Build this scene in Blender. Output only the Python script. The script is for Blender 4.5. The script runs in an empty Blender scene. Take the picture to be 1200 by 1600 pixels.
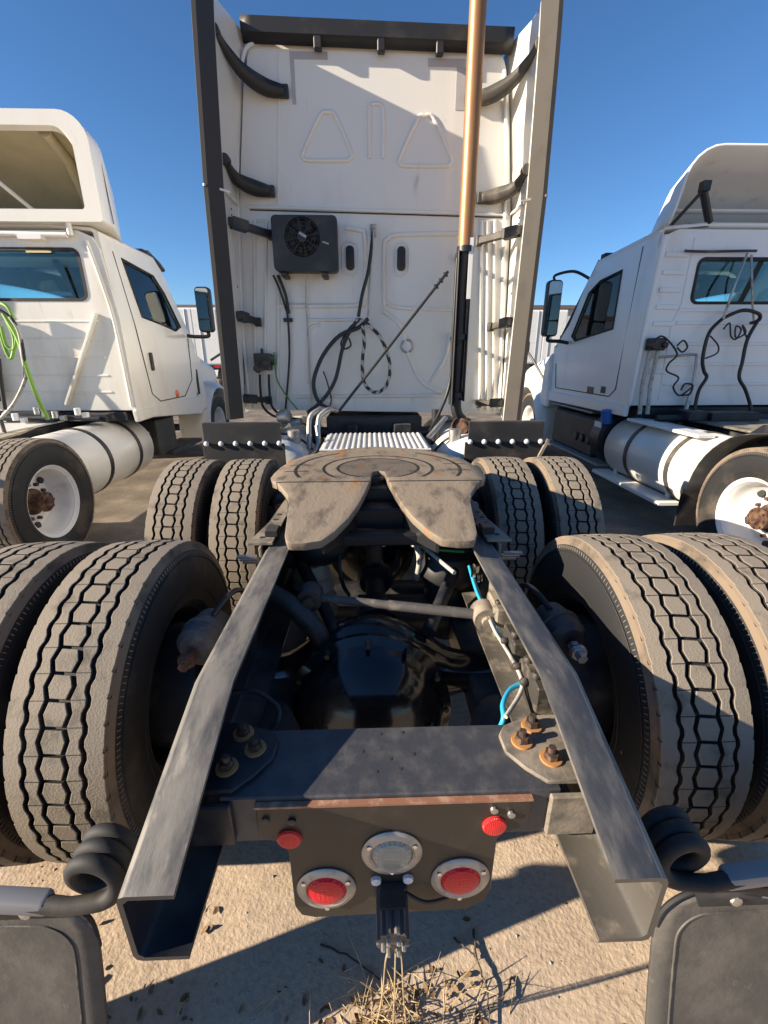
import bpy, bmesh, math, random
from mathutils import Matrix, Vector
PI = math.pi
random.seed(7)
scene = bpy.context.scene
COL = scene.collection

# ------------------------------------------------------------------ camera
FPX, PIT, YAW, ROLL, CAMH, CAMX = 684.97, 0.340352, 0.0296657, -0.002146, 1.60215, -0.03268
_r = Vector((math.cos(YAW), -math.sin(YAW), 0)); _f0 = Vector((math.sin(YAW), math.cos(YAW), 0)); _z = Vector((0, 0, 1))
CF = _f0 * math.cos(PIT) - _z * math.sin(PIT)
_u = _z * math.cos(PIT) + _f0 * math.sin(PIT)
CR = _r * math.cos(ROLL) + _u * math.sin(ROLL)
CU = _u * math.cos(ROLL) - _r * math.sin(ROLL)
CC = Vector((CAMX, 0, CAMH))
cam = bpy.data.cameras.new('camera'); camo = bpy.data.objects.new('camera', cam); COL.objects.link(camo)
cam.sensor_fit = 'VERTICAL'; cam.sensor_height = 36; cam.sensor_width = 27
cam.lens = FPX / 1600 * 36; cam.clip_start = 0.02; cam.clip_end = 3000
camo.matrix_world = Matrix(((CR.x, CU.x, -CF.x, CC.x), (CR.y, CU.y, -CF.y, CC.y), (CR.z, CU.z, -CF.z, CC.z), (0, 0, 0, 1)))
scene.camera = camo

# ------------------------------------------------------------------ sky and sun
SUN = Vector((-2.09, -0.46, 0.82)).normalized()
EL = math.asin(SUN.z); AZ = math.atan2(SUN.x, SUN.y)
w = bpy.data.worlds.new('World'); scene.world = w; w.use_nodes = True
nt = w.node_tree; bg = nt.nodes['Background']
sky = nt.nodes.new('ShaderNodeTexSky'); sky.sky_type = 'NISHITA'; sky.sun_disc = False
sky.sun_elevation = EL; sky.sun_rotation = AZ; sky.altitude = 600; sky.air_density = 1.0; sky.dust_density = 0.1; sky.ozone_density = 6.0
hs = nt.nodes.new('ShaderNodeHueSaturation'); hs.inputs['Saturation'].default_value = 1.05
nt.links.new(sky.outputs[0], hs.inputs['Color']); nt.links.new(hs.outputs[0], bg.inputs[0]); bg.inputs[1].default_value = 0.072
sl = bpy.data.lights.new('sun', 'SUN'); so = bpy.data.objects.new('sun', sl); COL.objects.link(so)
sl.energy = 5.0; sl.angle = math.radians(0.53); sl.color = (1, 0.86, 0.68)
so.rotation_euler = (-SUN).to_track_quat('-Z', 'Y').to_euler(); so.location = (-6, -3, 6)
scene.view_settings.view_transform = 'Standard'; scene.view_settings.look = 'None'
scene.view_settings.exposure = 1.2; scene.view_settings.gamma = 1
scene.render.engine = 'CYCLES'
scene.cycles.use_denoising = True
scene.cycles.max_bounces = 6

# ------------------------------------------------------------------ helpers
def at(px, py, X=None, Y=None, Z=None):
    """point of the place seen at a photo pixel, on the plane X, Y or Z = const (used to survey real coordinates)"""
    d = CF + CR * ((px - 600) / FPX) - CU * ((py - 800) / FPX)
    if X is not None: t = (X - CC.x) / d.x
    elif Y is not None: t = (Y - CC.y) / d.y
    else: t = (Z - CC.z) / d.z
    return CC + d * t

def spline(pts, n=6, closed=False):
    P = [Vector(p) for p in pts]; L = len(P); out = []
    for i in range(L if closed else L - 1):
        a = P[(i - 1) % L] if closed or i > 0 else P[0]
        b = P[i]; c = P[(i + 1) % L]
        d = P[(i + 2) % L] if closed or i + 2 < L else P[-1]
        for k in range(n):
            t = k / n
            out.append(0.5 * ((2 * b) + (c - a) * t + (2 * a - 5 * b + 4 * c - d) * t * t + (3 * b - a - 3 * c + d) * t ** 3))
    if not closed: out.append(P[-1])
    return out

class G:
    def __init__(s): s.v = []; s.f = []; s.m = []; s.cur = 0
    def face(s, idx): s.f.append(tuple(idx)); s.m.append(s.cur)
    def add(s, verts, faces):
        o = len(s.v); s.v += [tuple(v) for v in verts]
        for f in faces: s.face([o + i for i in f])
        return s
    def box(s, c, d, rot=None):
        x, y, z = [k / 2 for k in d]
        vs = [Vector((sx * x, sy * y, sz * z)) for sz in (-1, 1) for sy in (-1, 1) for sx in (-1, 1)]
        if rot is not None: vs = [rot @ v for v in vs]
        return s.add([v + Vector(c) for v in vs], [(0, 2, 3, 1), (4, 5, 7, 6), (0, 1, 5, 4), (2, 6, 7, 3), (0, 4, 6, 2), (1, 3, 7, 5)])
    def beam(s, a, b, wdt, hgt, up=(0, 0, 1)):
        a = Vector(a); b = Vector(b); d = (b - a).normalized(); u = Vector(up)
        sd = d.cross(u).normalized(); u = sd.cross(d)
        vs = [p + sd * (sx * wdt / 2) + u * (sz * hgt / 2) for p in (a, b) for sz in (-1, 1) for sx in (-1, 1)]
        return s.add(vs, [(0, 2, 3, 1), (4, 5, 7, 6), (0, 1, 5, 4), (2, 6, 7, 3), (0, 4, 6, 2), (1, 3, 7, 5)])
    def prism(s, poly, ax, a0, a1):
        n = len(poly)
        def mk(p, a): return {'x': (a, p[0], p[1]), 'y': (p[0], a, p[1]), 'z': (p[0], p[1], a)}[ax]
        return s.add([mk(p, a0) for p in poly] + [mk(p, a1) for p in poly],
                     [tuple(range(n)), tuple(range(2 * n - 1, n - 1, -1))] + [(i, n + i, n + (i + 1) % n, (i + 1) % n) for i in range(n)])
    def holed(s, outer, hole, ax, a0, a1):
        """prism with one opening; both outlines are star-shaped about the opening's centre"""
        cx = sum(p[0] for p in hole) / len(hole); cy = sum(p[1] for p in hole) / len(hole)
        ang = sorted(set(round(math.atan2(p[1] - cy, p[0] - cx), 5) for p in outer + hole))
        def hit(poly, a):
            dx, dy = math.cos(a), math.sin(a); best = None
            for i in range(len(poly)):
                x0, y0 = poly[i][0] - cx, poly[i][1] - cy; x1, y1 = poly[(i + 1) % len(poly)][0] - cx, poly[(i + 1) % len(poly)][1] - cy
                ex, ey = x1 - x0, y1 - y0; den = dx * ey - dy * ex
                if abs(den) < 1e-12: continue
                t = (x0 * ey - y0 * ex) / den; u = (x0 * dy - y0 * dx) / den
                if t > 0 and -1e-6 <= u <= 1 + 1e-6 and (best is None or t > best): best = t
            return (cx + dx * best, cy + dy * best)
        O = [hit(outer, a) for a in ang]; H = [hit(hole, a) for a in ang]; n = len(ang)
        def mk(p, a): return {'x': (a, p[0], p[1]), 'y': (p[0], a, p[1]), 'z': (p[0], p[1], a)}[ax]
        vs = [mk(p, a0) for p in O] + [mk(p, a0) for p in H] + [mk(p, a1) for p in O] + [mk(p, a1) for p in H]
        fs = []
        for i in range(n):
            j = (i + 1) % n
            fs += [(i, j, n + j, n + i), (2 * n + i, 3 * n + i, 3 * n + j, 2 * n + j), (i, 2 * n + i, 2 * n + j, j), (n + i, n + j, 3 * n + j, 3 * n + i)]
        return s.add(vs, fs)
    def tube(s, pts, r, n=8, closed=False, caps=True, flat=1.0):
        P = [Vector(p) for p in pts]; L = len(P); rr = r if isinstance(r, (list, tuple)) else [r] * L
        T = []
        for i in range(L):
            a = P[(i - 1) % L] if closed or i > 0 else P[0]; b = P[(i + 1) % L] if closed or i < L - 1 else P[-1]
            t = (b - a); T.append(t.normalized() if t.length > 1e-9 else Vector((0, 0, 1)))
        u = T[0].cross(Vector((0, 0, 1)))
        if u.length < 0.2: u = T[0].cross(Vector((0, 1, 0)))
        u.normalize(); vs = []
        for i in range(L):
            u = (u - T[i] * u.dot(T[i])).normalized(); v = T[i].cross(u)
            for k in range(n):
                a = 2 * PI * k / n; vs.append(P[i] + (u * math.cos(a) + v * math.sin(a) * flat) * rr[i])
        fs = []
        for i in range(L if closed else L - 1):
            for k in range(n):
                a = i * n + k; b = i * n + (k + 1) % n; c = ((i + 1) % L) * n + (k + 1) % n; d = ((i + 1) % L) * n + k
                fs.append((a, b, c, d))
        if caps and not closed: fs += [tuple(range(n - 1, -1, -1)), tuple(range((L - 1) * n, L * n))]
        return s.add(vs, fs)
    def cyl(s, a, b, r, r2=None, n=20): return s.tube([a, b], [r, r if r2 is None else r2], n)
    def lathe(s, prof, c, axis, n=32, closed=False):
        """prof: list of (radius, height along axis)"""
        ax = Vector(axis).normalized(); u = ax.orthogonal().normalized(); v = ax.cross(u); c = Vector(c)
        vs = [c + ax * h + (u * math.cos(2 * PI * k / n) + v * math.sin(2 * PI * k / n)) * r for r, h in prof for k in range(n)]
        m = len(prof); fs = []
        for i in range(m if closed else m - 1):
            for k in range(n):
                j = (k + 1) % n; i2 = (i + 1) % m
                fs.append((i * n + k, i * n + j, i2 * n + j, i2 * n + k))
        if not closed:
            if prof[0][0] > 1e-4: fs.append(tuple(range(n - 1, -1, -1)))
            if prof[-1][0] > 1e-4: fs.append(tuple(range((m - 1) * n, m * n)))
        return s.add(vs, fs)
    def loft(s, secs, closed=True, cap0=False, cap1=False):
        n = len(secs[0]); vs = [p for sec in secs for p in sec]; fs = []
        for i in range(len(secs) - 1):
            for k in range(n if closed else n - 1):
                j = (k + 1) % n; fs.append((i * n + k, i * n + j, (i + 1) * n + j, (i + 1) * n + k))
        if cap0: fs.append(tuple(range(n - 1, -1, -1)))
        if cap1: fs.append(tuple(range((len(secs) - 1) * n, len(secs) * n)))
        return s.add(vs, fs)

WLOC = {}
def thing(name, label, cat, loc, group=None):
    o = bpy.data.objects.new(name, None); COL.objects.link(o); o.location = loc
    o['label'] = label; o['category'] = cat; o.empty_display_size = 0.2
    if group: o['group'] = group
    WLOC[o.name] = Vector(loc); return o

def build(g, name, mats, parent=None, bevel=0, smooth=35, label=None, solid=0, segs=1):
    if not isinstance(mats, (list, tuple)): mats = [mats]
    me = bpy.data.meshes.new(name)
    lo = Vector([min(v[i] for v in g.v) for i in range(3)]); hi = Vector([max(v[i] for v in g.v) for i in range(3)])
    c = (lo + hi) / 2
    me.from_pydata([Vector(v) - c for v in g.v], [], g.f)
    for m in mats: me.materials.append(m)
    for p, k in zip(me.polygons, g.m): p.material_index = k
    bm = bmesh.new(); bm.from_mesh(me)
    bmesh.ops.recalc_face_normals(bm, faces=bm.faces)
    if bevel:
        es = [e for e in bm.edges if e.is_manifold and len(e.link_faces) == 2 and e.calc_face_angle(0) > 0.5]
        bmesh.ops.bevel(bm, geom=es, offset=bevel, segments=segs, affect='EDGES', profile=0.5, clamp_overlap=True)
    bm.to_mesh(me); bm.free()
    if smooth:
        for p in me.polygons: p.use_smooth = True
        me.set_sharp_from_angle(angle=math.radians(smooth))
    o = bpy.data.objects.new(name, me); COL.objects.link(o)
    if parent is not None:
        o.parent = parent; o.location = c - WLOC[parent.name]
    else: o.location = c
    WLOC[o.name] = c
    if solid:
        md = o.modifiers.new('solid', 'SOLIDIFY'); md.thickness = solid; md.offset = 0
    if label: o['label'] = label
    return o

def clone(o, parent, loc, rotz=0):
    c = o.copy(); COL.objects.link(c); c.parent = parent
    c.location = Vector(loc) - (WLOC[parent.name] if parent else Vector()); c.rotation_euler = (0, 0, rotz)
    WLOC[c.name] = Vector(loc); return c

def rrect(x0, x1, z0, z1, r, n=5):
    rs = r if isinstance(r, (list, tuple)) else [r] * 4      # corners: x1z1, x0z1, x0z0, x1z0
    out = []
    for k, (cx, cz, sx, sz) in enumerate([(x1, z1, 1, 1), (x0, z1, -1, 1), (x0, z0, -1, -1), (x1, z0, 1, -1)]):
        q = rs[k]
        for i in range(n + 1):
            a = k * PI / 2 + i / n * PI / 2
            out.append((cx - sx * q + math.cos(a) * q, cz - sz * q + math.sin(a) * q))
    return out

# ------------------------------------------------------------------ materials
def mat(name, col, rough=0.5, metal=0.0, dirt=None, dscale=6.0, dlo=0.5, dhi=0.7, up=0.0, stretch=(1, 1, 1), bump=0.0, bscale=80.0,
        coat=0.0, var=0.0, vscale=3.0, spec=0.5, drough=None, detail=6.0, layer2=None):
    m = bpy.data.materials.new(name); m.use_nodes = True
    N = m.node_tree.nodes; L = m.node_tree.links; b = N['Principled BSDF']
    b.inputs['Base Color'].default_value = (*col, 1); b.inputs['Roughness'].default_value = rough
    b.inputs['Metallic'].default_value = metal; b.inputs['Specular IOR Level'].default_value = spec
    b.inputs['Coat Weight'].default_value = coat; b.inputs['Coat Roughness'].default_value = 0.08
    geo = N.new('ShaderNodeNewGeometry'); mp = N.new('ShaderNodeMapping'); mp.inputs['Scale'].default_value = stretch
    L.new(geo.outputs['Position'], mp.inputs[0])
    cur = None
    def noise(scale, det=detail, r=0.6):
        n = N.new('ShaderNodeTexNoise'); n.inputs['Scale'].default_value = scale; n.inputs['Detail'].default_value = det; n.inputs['Roughness'].default_value = r
        L.new(mp.outputs[0], n.inputs['Vector']); return n.outputs[0]
    def ramp(sock, lo, hi):
        r = N.new('ShaderNodeMapRange'); r.interpolation_type = 'SMOOTHSTEP'
        r.inputs['From Min'].default_value = lo; r.inputs['From Max'].default_value = hi; L.new(sock, r.inputs['Value']); return r.outputs[0]
    def mix(fac, a, c):
        x = N.new('ShaderNodeMix'); x.data_type = 'RGBA'; L.new(fac, x.inputs['Factor'])
        if isinstance(a, tuple): x.inputs['A'].default_value = (*a, 1)
        else: L.new(a, x.inputs['A'])
        x.inputs['B'].default_value = (*c, 1); return x.outputs['Result']
    cur = col
    if var:
        cur = mix(ramp(noise(vscale, 4), 0.3, 0.7), tuple(max(0, k * (1 - var)) for k in col), tuple(min(1, k * (1 + var)) for k in col))
    fac = None
    if dirt:
        s = noise(dscale)
        if up:
            sp = N.new('ShaderNodeSeparateXYZ'); L.new(geo.outputs['Normal'], sp.inputs[0])
            ml = N.new('ShaderNodeMath'); ml.operation = 'MULTIPLY_ADD'; L.new(sp.outputs[2], ml.inputs[0]); ml.inputs[1].default_value = up; L.new(s, ml.inputs[2]); s = ml.outputs[0]
        fac = ramp(s, dlo, dhi); cur = mix(fac, cur, dirt)
        if drough is not None:
            rm = N.new('ShaderNodeMapRange'); rm.inputs['To Min'].default_value = rough; rm.inputs['To Max'].default_value = drough
            L.new(fac, rm.inputs['Value']); L.new(rm.outputs[0], b.inputs['Roughness'])
            if metal:
                rm = N.new('ShaderNodeMapRange'); rm.inputs['To Min'].default_value = metal; rm.inputs['To Max'].default_value = 0
                L.new(fac, rm.inputs['Value']); L.new(rm.outputs[0], b.inputs['Metallic'])
    if layer2:
        c2, sc2, lo2, hi2 = layer2
        cur = mix(ramp(noise(sc2), lo2, hi2), cur, c2)
    if not isinstance(cur, tuple): L.new(cur, b.inputs['Base Color'])
    if bump:
        bn = N.new('ShaderNodeBump'); bn.inputs['Strength'].default_value = bump; bn.inputs['Distance'].default_value = 0.004
        L.new(noise(bscale, 5), bn.inputs['Height']); L.new(bn.outputs[0], b.inputs['Normal'])
    return m

M = {}
M['white'] = mat('white_paint', (0.74, 0.72, 0.66), 0.32, dirt=(0.50, 0.45, 0.37), dscale=1.6, dlo=0.52, dhi=0.85, stretch=(1, 1, 0.3), coat=0.25, bump=0.03, bscale=3, layer2=((0.46, 0.41, 0.33), 7, 0.62, 0.82))
M['white_cool'] = mat('white_paint_cool', (0.80, 0.80, 0.78), 0.3, dirt=(0.46, 0.43, 0.38), dscale=1.8, dlo=0.52, dhi=0.85, stretch=(1, 1, 0.3), coat=0.3, bump=0.03, bscale=3, layer2=((0.5, 0.46, 0.4), 7, 0.62, 0.82))
M['white_metal'] = mat('white_painted_metal', (0.76, 0.75, 0.72), 0.35, dirt=(0.4, 0.36, 0.3), dscale=5, dlo=0.55, dhi=0.85)
M['cream'] = mat('cream_fibreglass', (0.42, 0.38, 0.27), 0.6, var=0.1)
M['black'] = mat('black_plastic', (0.018, 0.018, 0.019), 0.5, dirt=(0.07, 0.062, 0.052), dscale=4, dlo=0.45, dhi=0.8, up=0.15)
M['black_gloss'] = mat('black_gloss_paint', (0.008, 0.009, 0.012), 0.16, dirt=(0.035, 0.03, 0.026), dscale=5, dlo=0.46, dhi=0.75, drough=0.55, coat=0.35)
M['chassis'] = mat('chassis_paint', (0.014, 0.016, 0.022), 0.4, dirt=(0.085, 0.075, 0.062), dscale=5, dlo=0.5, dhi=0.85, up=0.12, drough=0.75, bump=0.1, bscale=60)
M['rail_dusty'] = mat('rail_paint_dusty', (0.045, 0.045, 0.048), 0.45, dirt=(0.15, 0.14, 0.126), dscale=7, dlo=0.30, dhi=0.66, stretch=(3.2, 0.8, 2), drough=0.62, bump=0.12, bscale=60, detail=12, layer2=((0.23, 0.21, 0.18), 11, 0.58, 0.74))
M['rail_dark'] = mat('rail_paint_dark', (0.055, 0.057, 0.063), 0.36, dirt=(0.17, 0.155, 0.135), dscale=7, dlo=0.38, dhi=0.72, stretch=(3.2, 0.8, 2), drough=0.6, bump=0.12, bscale=60, detail=12, layer2=((0.24, 0.215, 0.18), 11, 0.60, 0.76))
M['rail_edge'] = mat('worn_rail_edge', (0.2, 0.185, 0.16), 0.5, 0.2, dirt=(0.07, 0.068, 0.065), dscale=12, dlo=0.45, dhi=0.65, stretch=(1, 0.5, 1))
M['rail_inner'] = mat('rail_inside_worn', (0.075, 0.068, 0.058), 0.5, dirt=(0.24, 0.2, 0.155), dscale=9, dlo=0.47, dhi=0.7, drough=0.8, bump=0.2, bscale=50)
M['crossm'] = mat('crossmember_paint', (0.045, 0.047, 0.054), 0.42, dirt=(0.085, 0.082, 0.08), dscale=24, dlo=0.40, dhi=0.75, drough=0.7, bump=0.15, bscale=120)
M['bracket'] = mat('dusty_bracket', (0.10, 0.09, 0.075), 0.55, dirt=(0.30, 0.25, 0.19), dscale=9, dlo=0.4, dhi=0.65, up=0.05, drough=0.85, bump=0.3, bscale=50)
M['panel'] = mat('light_panel_paint', (0.022, 0.019, 0.016), 0.45, dirt=(0.06, 0.05, 0.04), dscale=8, dlo=0.5, dhi=0.8)
M['rust'] = mat('rusty_steel', (0.06, 0.028, 0.018), 0.8, dirt=(0.16, 0.085, 0.045), dscale=20, dlo=0.45, dhi=0.65, bump=0.4, bscale=90)
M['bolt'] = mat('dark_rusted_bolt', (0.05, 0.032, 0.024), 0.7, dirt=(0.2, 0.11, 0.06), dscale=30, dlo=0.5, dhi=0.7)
M['washer'] = mat('orange_rust_washer', (0.42, 0.19, 0.06), 0.8, dirt=(0.3, 0.2, 0.12), dscale=40, dlo=0.5, dhi=0.7)
M['valve'] = mat('grimy_casting', (0.045, 0.04, 0.034), 0.6, dirt=(0.2, 0.165, 0.125), dscale=14, dlo=0.5, dhi=0.7, bump=0.4, bscale=60)
M['rust_lip'] = mat('rusty_lip', (0.26, 0.12, 0.07), 0.7, dirt=(0.42, 0.26, 0.17), dscale=30, dlo=0.45, dhi=0.65)
M['rubber'] = mat('tyre_rubber', (0.014, 0.014, 0.015), 0.72, dirt=(0.075, 0.058, 0.045), dscale=4, dlo=0.48, dhi=0.75, bump=0.08, bscale=150)
M['tread'] = mat('tyre_tread_dusty', (0.25, 0.21, 0.16), 0.88, dirt=(0.12, 0.102, 0.08), dscale=11, dlo=0.50, dhi=0.75, bump=0.4, bscale=170, layer2=((0.26, 0.205, 0.15), 26, 0.6, 0.75))
M['shoulder'] = mat('tyre_shoulder_dusty', (0.2, 0.15, 0.105), 0.88, dirt=(0.045, 0.04, 0.036), dscale=5, dlo=0.45, dhi=0.7, bump=0.2, bscale=130)
M['flap'] = mat('mud_flap_rubber', (0.062, 0.059, 0.054), 0.6, dirt=(0.115, 0.104, 0.09), dscale=5, dlo=0.42, dhi=0.65, bump=0.35, bscale=55, layer2=((0.15, 0.13, 0.105), 16, 0.63, 0.74))
M['steel'] = mat('dull_steel', (0.42, 0.41, 0.39), 0.42, 0.8, dirt=(0.2, 0.17, 0.14), dscale=12, dlo=0.5, dhi=0.75, drough=0.8)
M['grey_arm'] = mat('grey_painted_steel', (0.24, 0.24, 0.245), 0.5, dirt=(0.3, 0.27, 0.22), dscale=8, dlo=0.5, dhi=0.8)
M['rod'] = mat('dusty_rod', (0.075, 0.07, 0.066), 0.6, dirt=(0.2, 0.17, 0.14), dscale=18, dlo=0.5, dhi=0.7)
M['chrome'] = mat('chrome', (0.75, 0.74, 0.72), 0.12, 1.0)
M['ringm'] = mat('lamp_bezel', (0.42, 0.39, 0.35), 0.4, 0.6, dirt=(0.35, 0.28, 0.2), dscale=25, dlo=0.45, dhi=0.7, drough=0.8)
M['copper'] = mat('heat_tinted_stack', (0.34, 0.165, 0.07), 0.45, 0.5, dirt=(0.42, 0.235, 0.11), dscale=3, dlo=0.4, dhi=0.7, stretch=(3, 3, 0.4))
M['fifth'] = None
M['white_plate'] = mat('white_grip_plate', (0.70, 0.69, 0.66), 0.45, dirt=(0.42, 0.38, 0.32), dscale=8, dlo=0.55, dhi=0.85)
M['tape'] = mat('grey_tape_residue', (0.42, 0.40, 0.40), 0.7, var=0.08)
M['hose_green'] = mat('green_air_line', (0.02, 0.22, 0.05), 0.4)
M['hose_lime'] = mat('lime_air_line', (0.22, 0.42, 0.06), 0.45)
M['hose_blue'] = mat('blue_air_line', (0.03, 0.36, 0.55), 0.4)
M['hose_white'] = mat('pale_air_line', (0.45, 0.42, 0.37), 0.5, dirt=(0.2, 0.18, 0.15), dscale=20)
M['hose_black'] = mat('black_hose', (0.015, 0.015, 0.017), 0.45)
M['cord_pale'] = mat('pale_spiral_cord', (0.42, 0.41, 0.38), 0.5)
M['tan'] = mat('tan_air_bag_piston', (0.42, 0.36, 0.27), 0.7, var=0.2, vscale=10)
M['trim_dark'] = mat('dark_rubber_edge', (0.032, 0.029, 0.027), 0.6)
M['trim_tan'] = mat('dusty_rubber_edge', (0.04, 0.034, 0.028), 0.75, dirt=(0.028, 0.024, 0.02), dscale=6)
M['bracket_brown'] = mat('dusty_plastic_bracket', (0.05, 0.045, 0.038), 0.6, dirt=(0.16, 0.135, 0.105), dscale=6, dlo=0.45, dhi=0.7)
M['building'] = mat('building_wall', (0.62, 0.58, 0.53), 0.8, var=0.06, vscale=0.3)
M['roof_edge'] = mat('roof_edge', (0.16, 0.12, 0.1), 0.8)
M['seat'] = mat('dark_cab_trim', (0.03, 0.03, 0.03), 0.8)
M['visor'] = mat('yellowed_label', (0.55, 0.47, 0.22), 0.7)
M['decal'] = mat('dark_badge', (0.03, 0.03, 0.035), 0.4)
M['orange'] = mat('orange_marker', (0.75, 0.16, 0.05), 0.3)
M['blue_cap'] = mat('blue_cap', (0.03, 0.13, 0.45), 0.4)
M['sticker'] = mat('white_sticker', (0.7, 0.7, 0.68), 0.5)
M['sticker_red'] = mat('red_sticker_print', (0.55, 0.03, 0.04), 0.5)

def lens_mat(name, col, rough, scale, tr):
    m = mat(name, col, rough, coat=0.15, spec=0.3); N = m.node_tree.nodes; L = m.node_tree.links; b = N['Principled BSDF']
    g = N.new('ShaderNodeNewGeometry'); v = N.new('ShaderNodeTexVoronoi'); v.inputs['Scale'].default_value = scale; v.distance = 'CHEBYCHEV'; v.inputs['Randomness'].default_value = 0.0
    L.new(g.outputs['Position'], v.inputs['Vector']); bn = N.new('ShaderNodeBump'); bn.inputs['Strength'].default_value = 0.8; bn.inputs['Distance'].default_value = 0.004
    mx_ = N.new('ShaderNodeMix'); mx_.data_type = 'RGBA'; L.new(v.outputs['Distance'], mx_.inputs['Factor']); mx_.inputs['A'].default_value = (*[min(1, k * 1.25) for k in col], 1); mx_.inputs['B'].default_value = (*[k * 0.35 for k in col], 1); L.new(mx_.outputs['Result'], b.inputs['Base Color'])
    L.new(v.outputs['Distance'], bn.inputs['Height']); L.new(bn.outputs[0], b.inputs['Normal']); b.inputs['Subsurface Weight'].default_value = tr
    b.inputs['Subsurface Radius'].default_value = (0.02, 0.004, 0.004); return m
M['red_lens'] = lens_mat('red_lamp_lens', (0.66, 0.006, 0.02), 0.3, 110, 0.2)
M['red_reflector'] = lens_mat('red_reflector', (0.72, 0.03, 0.03), 0.3, 260, 0.1)
M['clear_lens'] = lens_mat('clear_lamp_lens', (0.34, 0.34, 0.29), 0.2, 90, 0.0)

def glass_mat():
    m = bpy.data.materials.new('tinted_glass'); m.use_nodes = True; N = m.node_tree.nodes; L = m.node_tree.links
    N.remove(N['Principled BSDF']); out = N['Material Output']
    t = N.new('ShaderNodeBsdfTransparent'); t.inputs[0].default_value = (0.82, 0.98, 1.0, 1)
    g = N.new('ShaderNodeBsdfGlossy'); g.inputs['Roughness'].default_value = 0.02
    fr = N.new('ShaderNodeFresnel'); fr.inputs[0].default_value = 1.5; mx = N.new('ShaderNodeMixShader')
    L.new(fr.outputs[0], mx.inputs[0]); L.new(t.outputs[0], mx.inputs[1]); L.new(g.outputs[0], mx.inputs[2]); L.new(mx.outputs[0], out.inputs[0]); return m
M['glass'] = glass_mat()
M['mirror'] = mat('mirror_glass', (0.7, 0.75, 0.73), 0.04, 1.0)

def fifth_mat(cx, cy):
    m = mat('greasy_worn_steel', (0.27, 0.215, 0.155), 0.6, 0.1, dirt=(0.12, 0.096, 0.072), dscale=9, dlo=0.46, dhi=0.70, drough=0.42, stretch=(1.6, 0.9, 1), bump=0.45, bscale=45, layer2=((0.36, 0.15, 0.045), 5.2, 0.58, 0.70))
    N = m.node_tree.nodes; L = m.node_tree.links; b = N['Principled BSDF']
    src = b.inputs['Base Color'].links[0].from_socket
    g = N.new('ShaderNodeNewGeometry'); sp = N.new('ShaderNodeSeparateXYZ'); L.new(g.outputs['Position'], sp.inputs[0])
    def mth(op, a, b2=None, c=None):
        n = N.new('ShaderNodeMath'); n.operation = op
        for i, k in enumerate((a, b2, c)):
            if k is None: continue
            if isinstance(k, (int, float)): n.inputs[i].default_value = k
            else: L.new(k, n.inputs[i])
        return n.outputs[0]
    dx = mth('SUBTRACT', sp.outputs[0], cx); dy = mth('SUBTRACT', sp.outputs[1], cy)
    r = mth('SQRT', mth('ADD', mth('MULTIPLY', dx, dx), mth('MULTIPLY', dy, dy)))
    def ring(r0, wd): return mth('LESS_THAN', mth('ABSOLUTE', mth('SUBTRACT', r, r0)), wd)
    ya = mth('GREATER_THAN', dy, -0.17)
    lines = mth('MULTIPLY', mth('ADD', mth('ADD', ring(0.185, 0.007), ring(0.25, 0.0075)), mth('MULTIPLY', ring(0.375, 0.008), mth('GREATER_THAN', mth('ABSOLUTE', dx), 0.2))), ya)
    slot = mth('MULTIPLY', mth('LESS_THAN', mth('ABSOLUTE', mth('SUBTRACT', mth('ABSOLUTE', dy), 0.06)), 0.006), mth('MULTIPLY', mth('GREATER_THAN', mth('ABSOLUTE', dx), 0.31), mth('LESS_THAN', mth('ABSOLUTE', dx), 0.42)))
    crease = mth('LESS_THAN', mth('ABSOLUTE', mth('SUBTRACT', dy, -0.235)), 0.004)
    lines = mth('MINIMUM', 1.0, mth('ADD', lines, mth('ADD', slot, crease)))
    mx = N.new('ShaderNodeMix'); mx.data_type = 'RGBA'; L.new(lines, mx.inputs['Factor']); L.new(src, mx.inputs['A']); mx.inputs['B'].default_value = (0.02, 0.017, 0.015, 1)
    # greasy centre disc
    disc = mth('MULTIPLY', mth('LESS_THAN', r, 0.18), 0.55)
    m2 = N.new('ShaderNodeMix'); m2.data_type = 'RGBA'; L.new(disc, m2.inputs['Factor']); L.new(mx.outputs['Result'], m2.inputs['A']); m2.inputs['B'].default_value = (0.07, 0.058, 0.05, 1)
    L.new(m2.outputs['Result'], b.inputs['Base Color'])
    bn = N.new('ShaderNodeBump'); bn.inputs['Strength'].default_value = 1; bn.inputs['Distance'].default_value = 0.006; bn.invert = True
    L.new(lines, bn.inputs['Height']); old = b.inputs['Normal'].links[0].from_node; L.new(old.outputs[0], bn.inputs['Normal']); L.new(bn.outputs[0], b.inputs['Normal'])
    return m
M['fifth'] = fifth_mat(0, 1.98)

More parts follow.
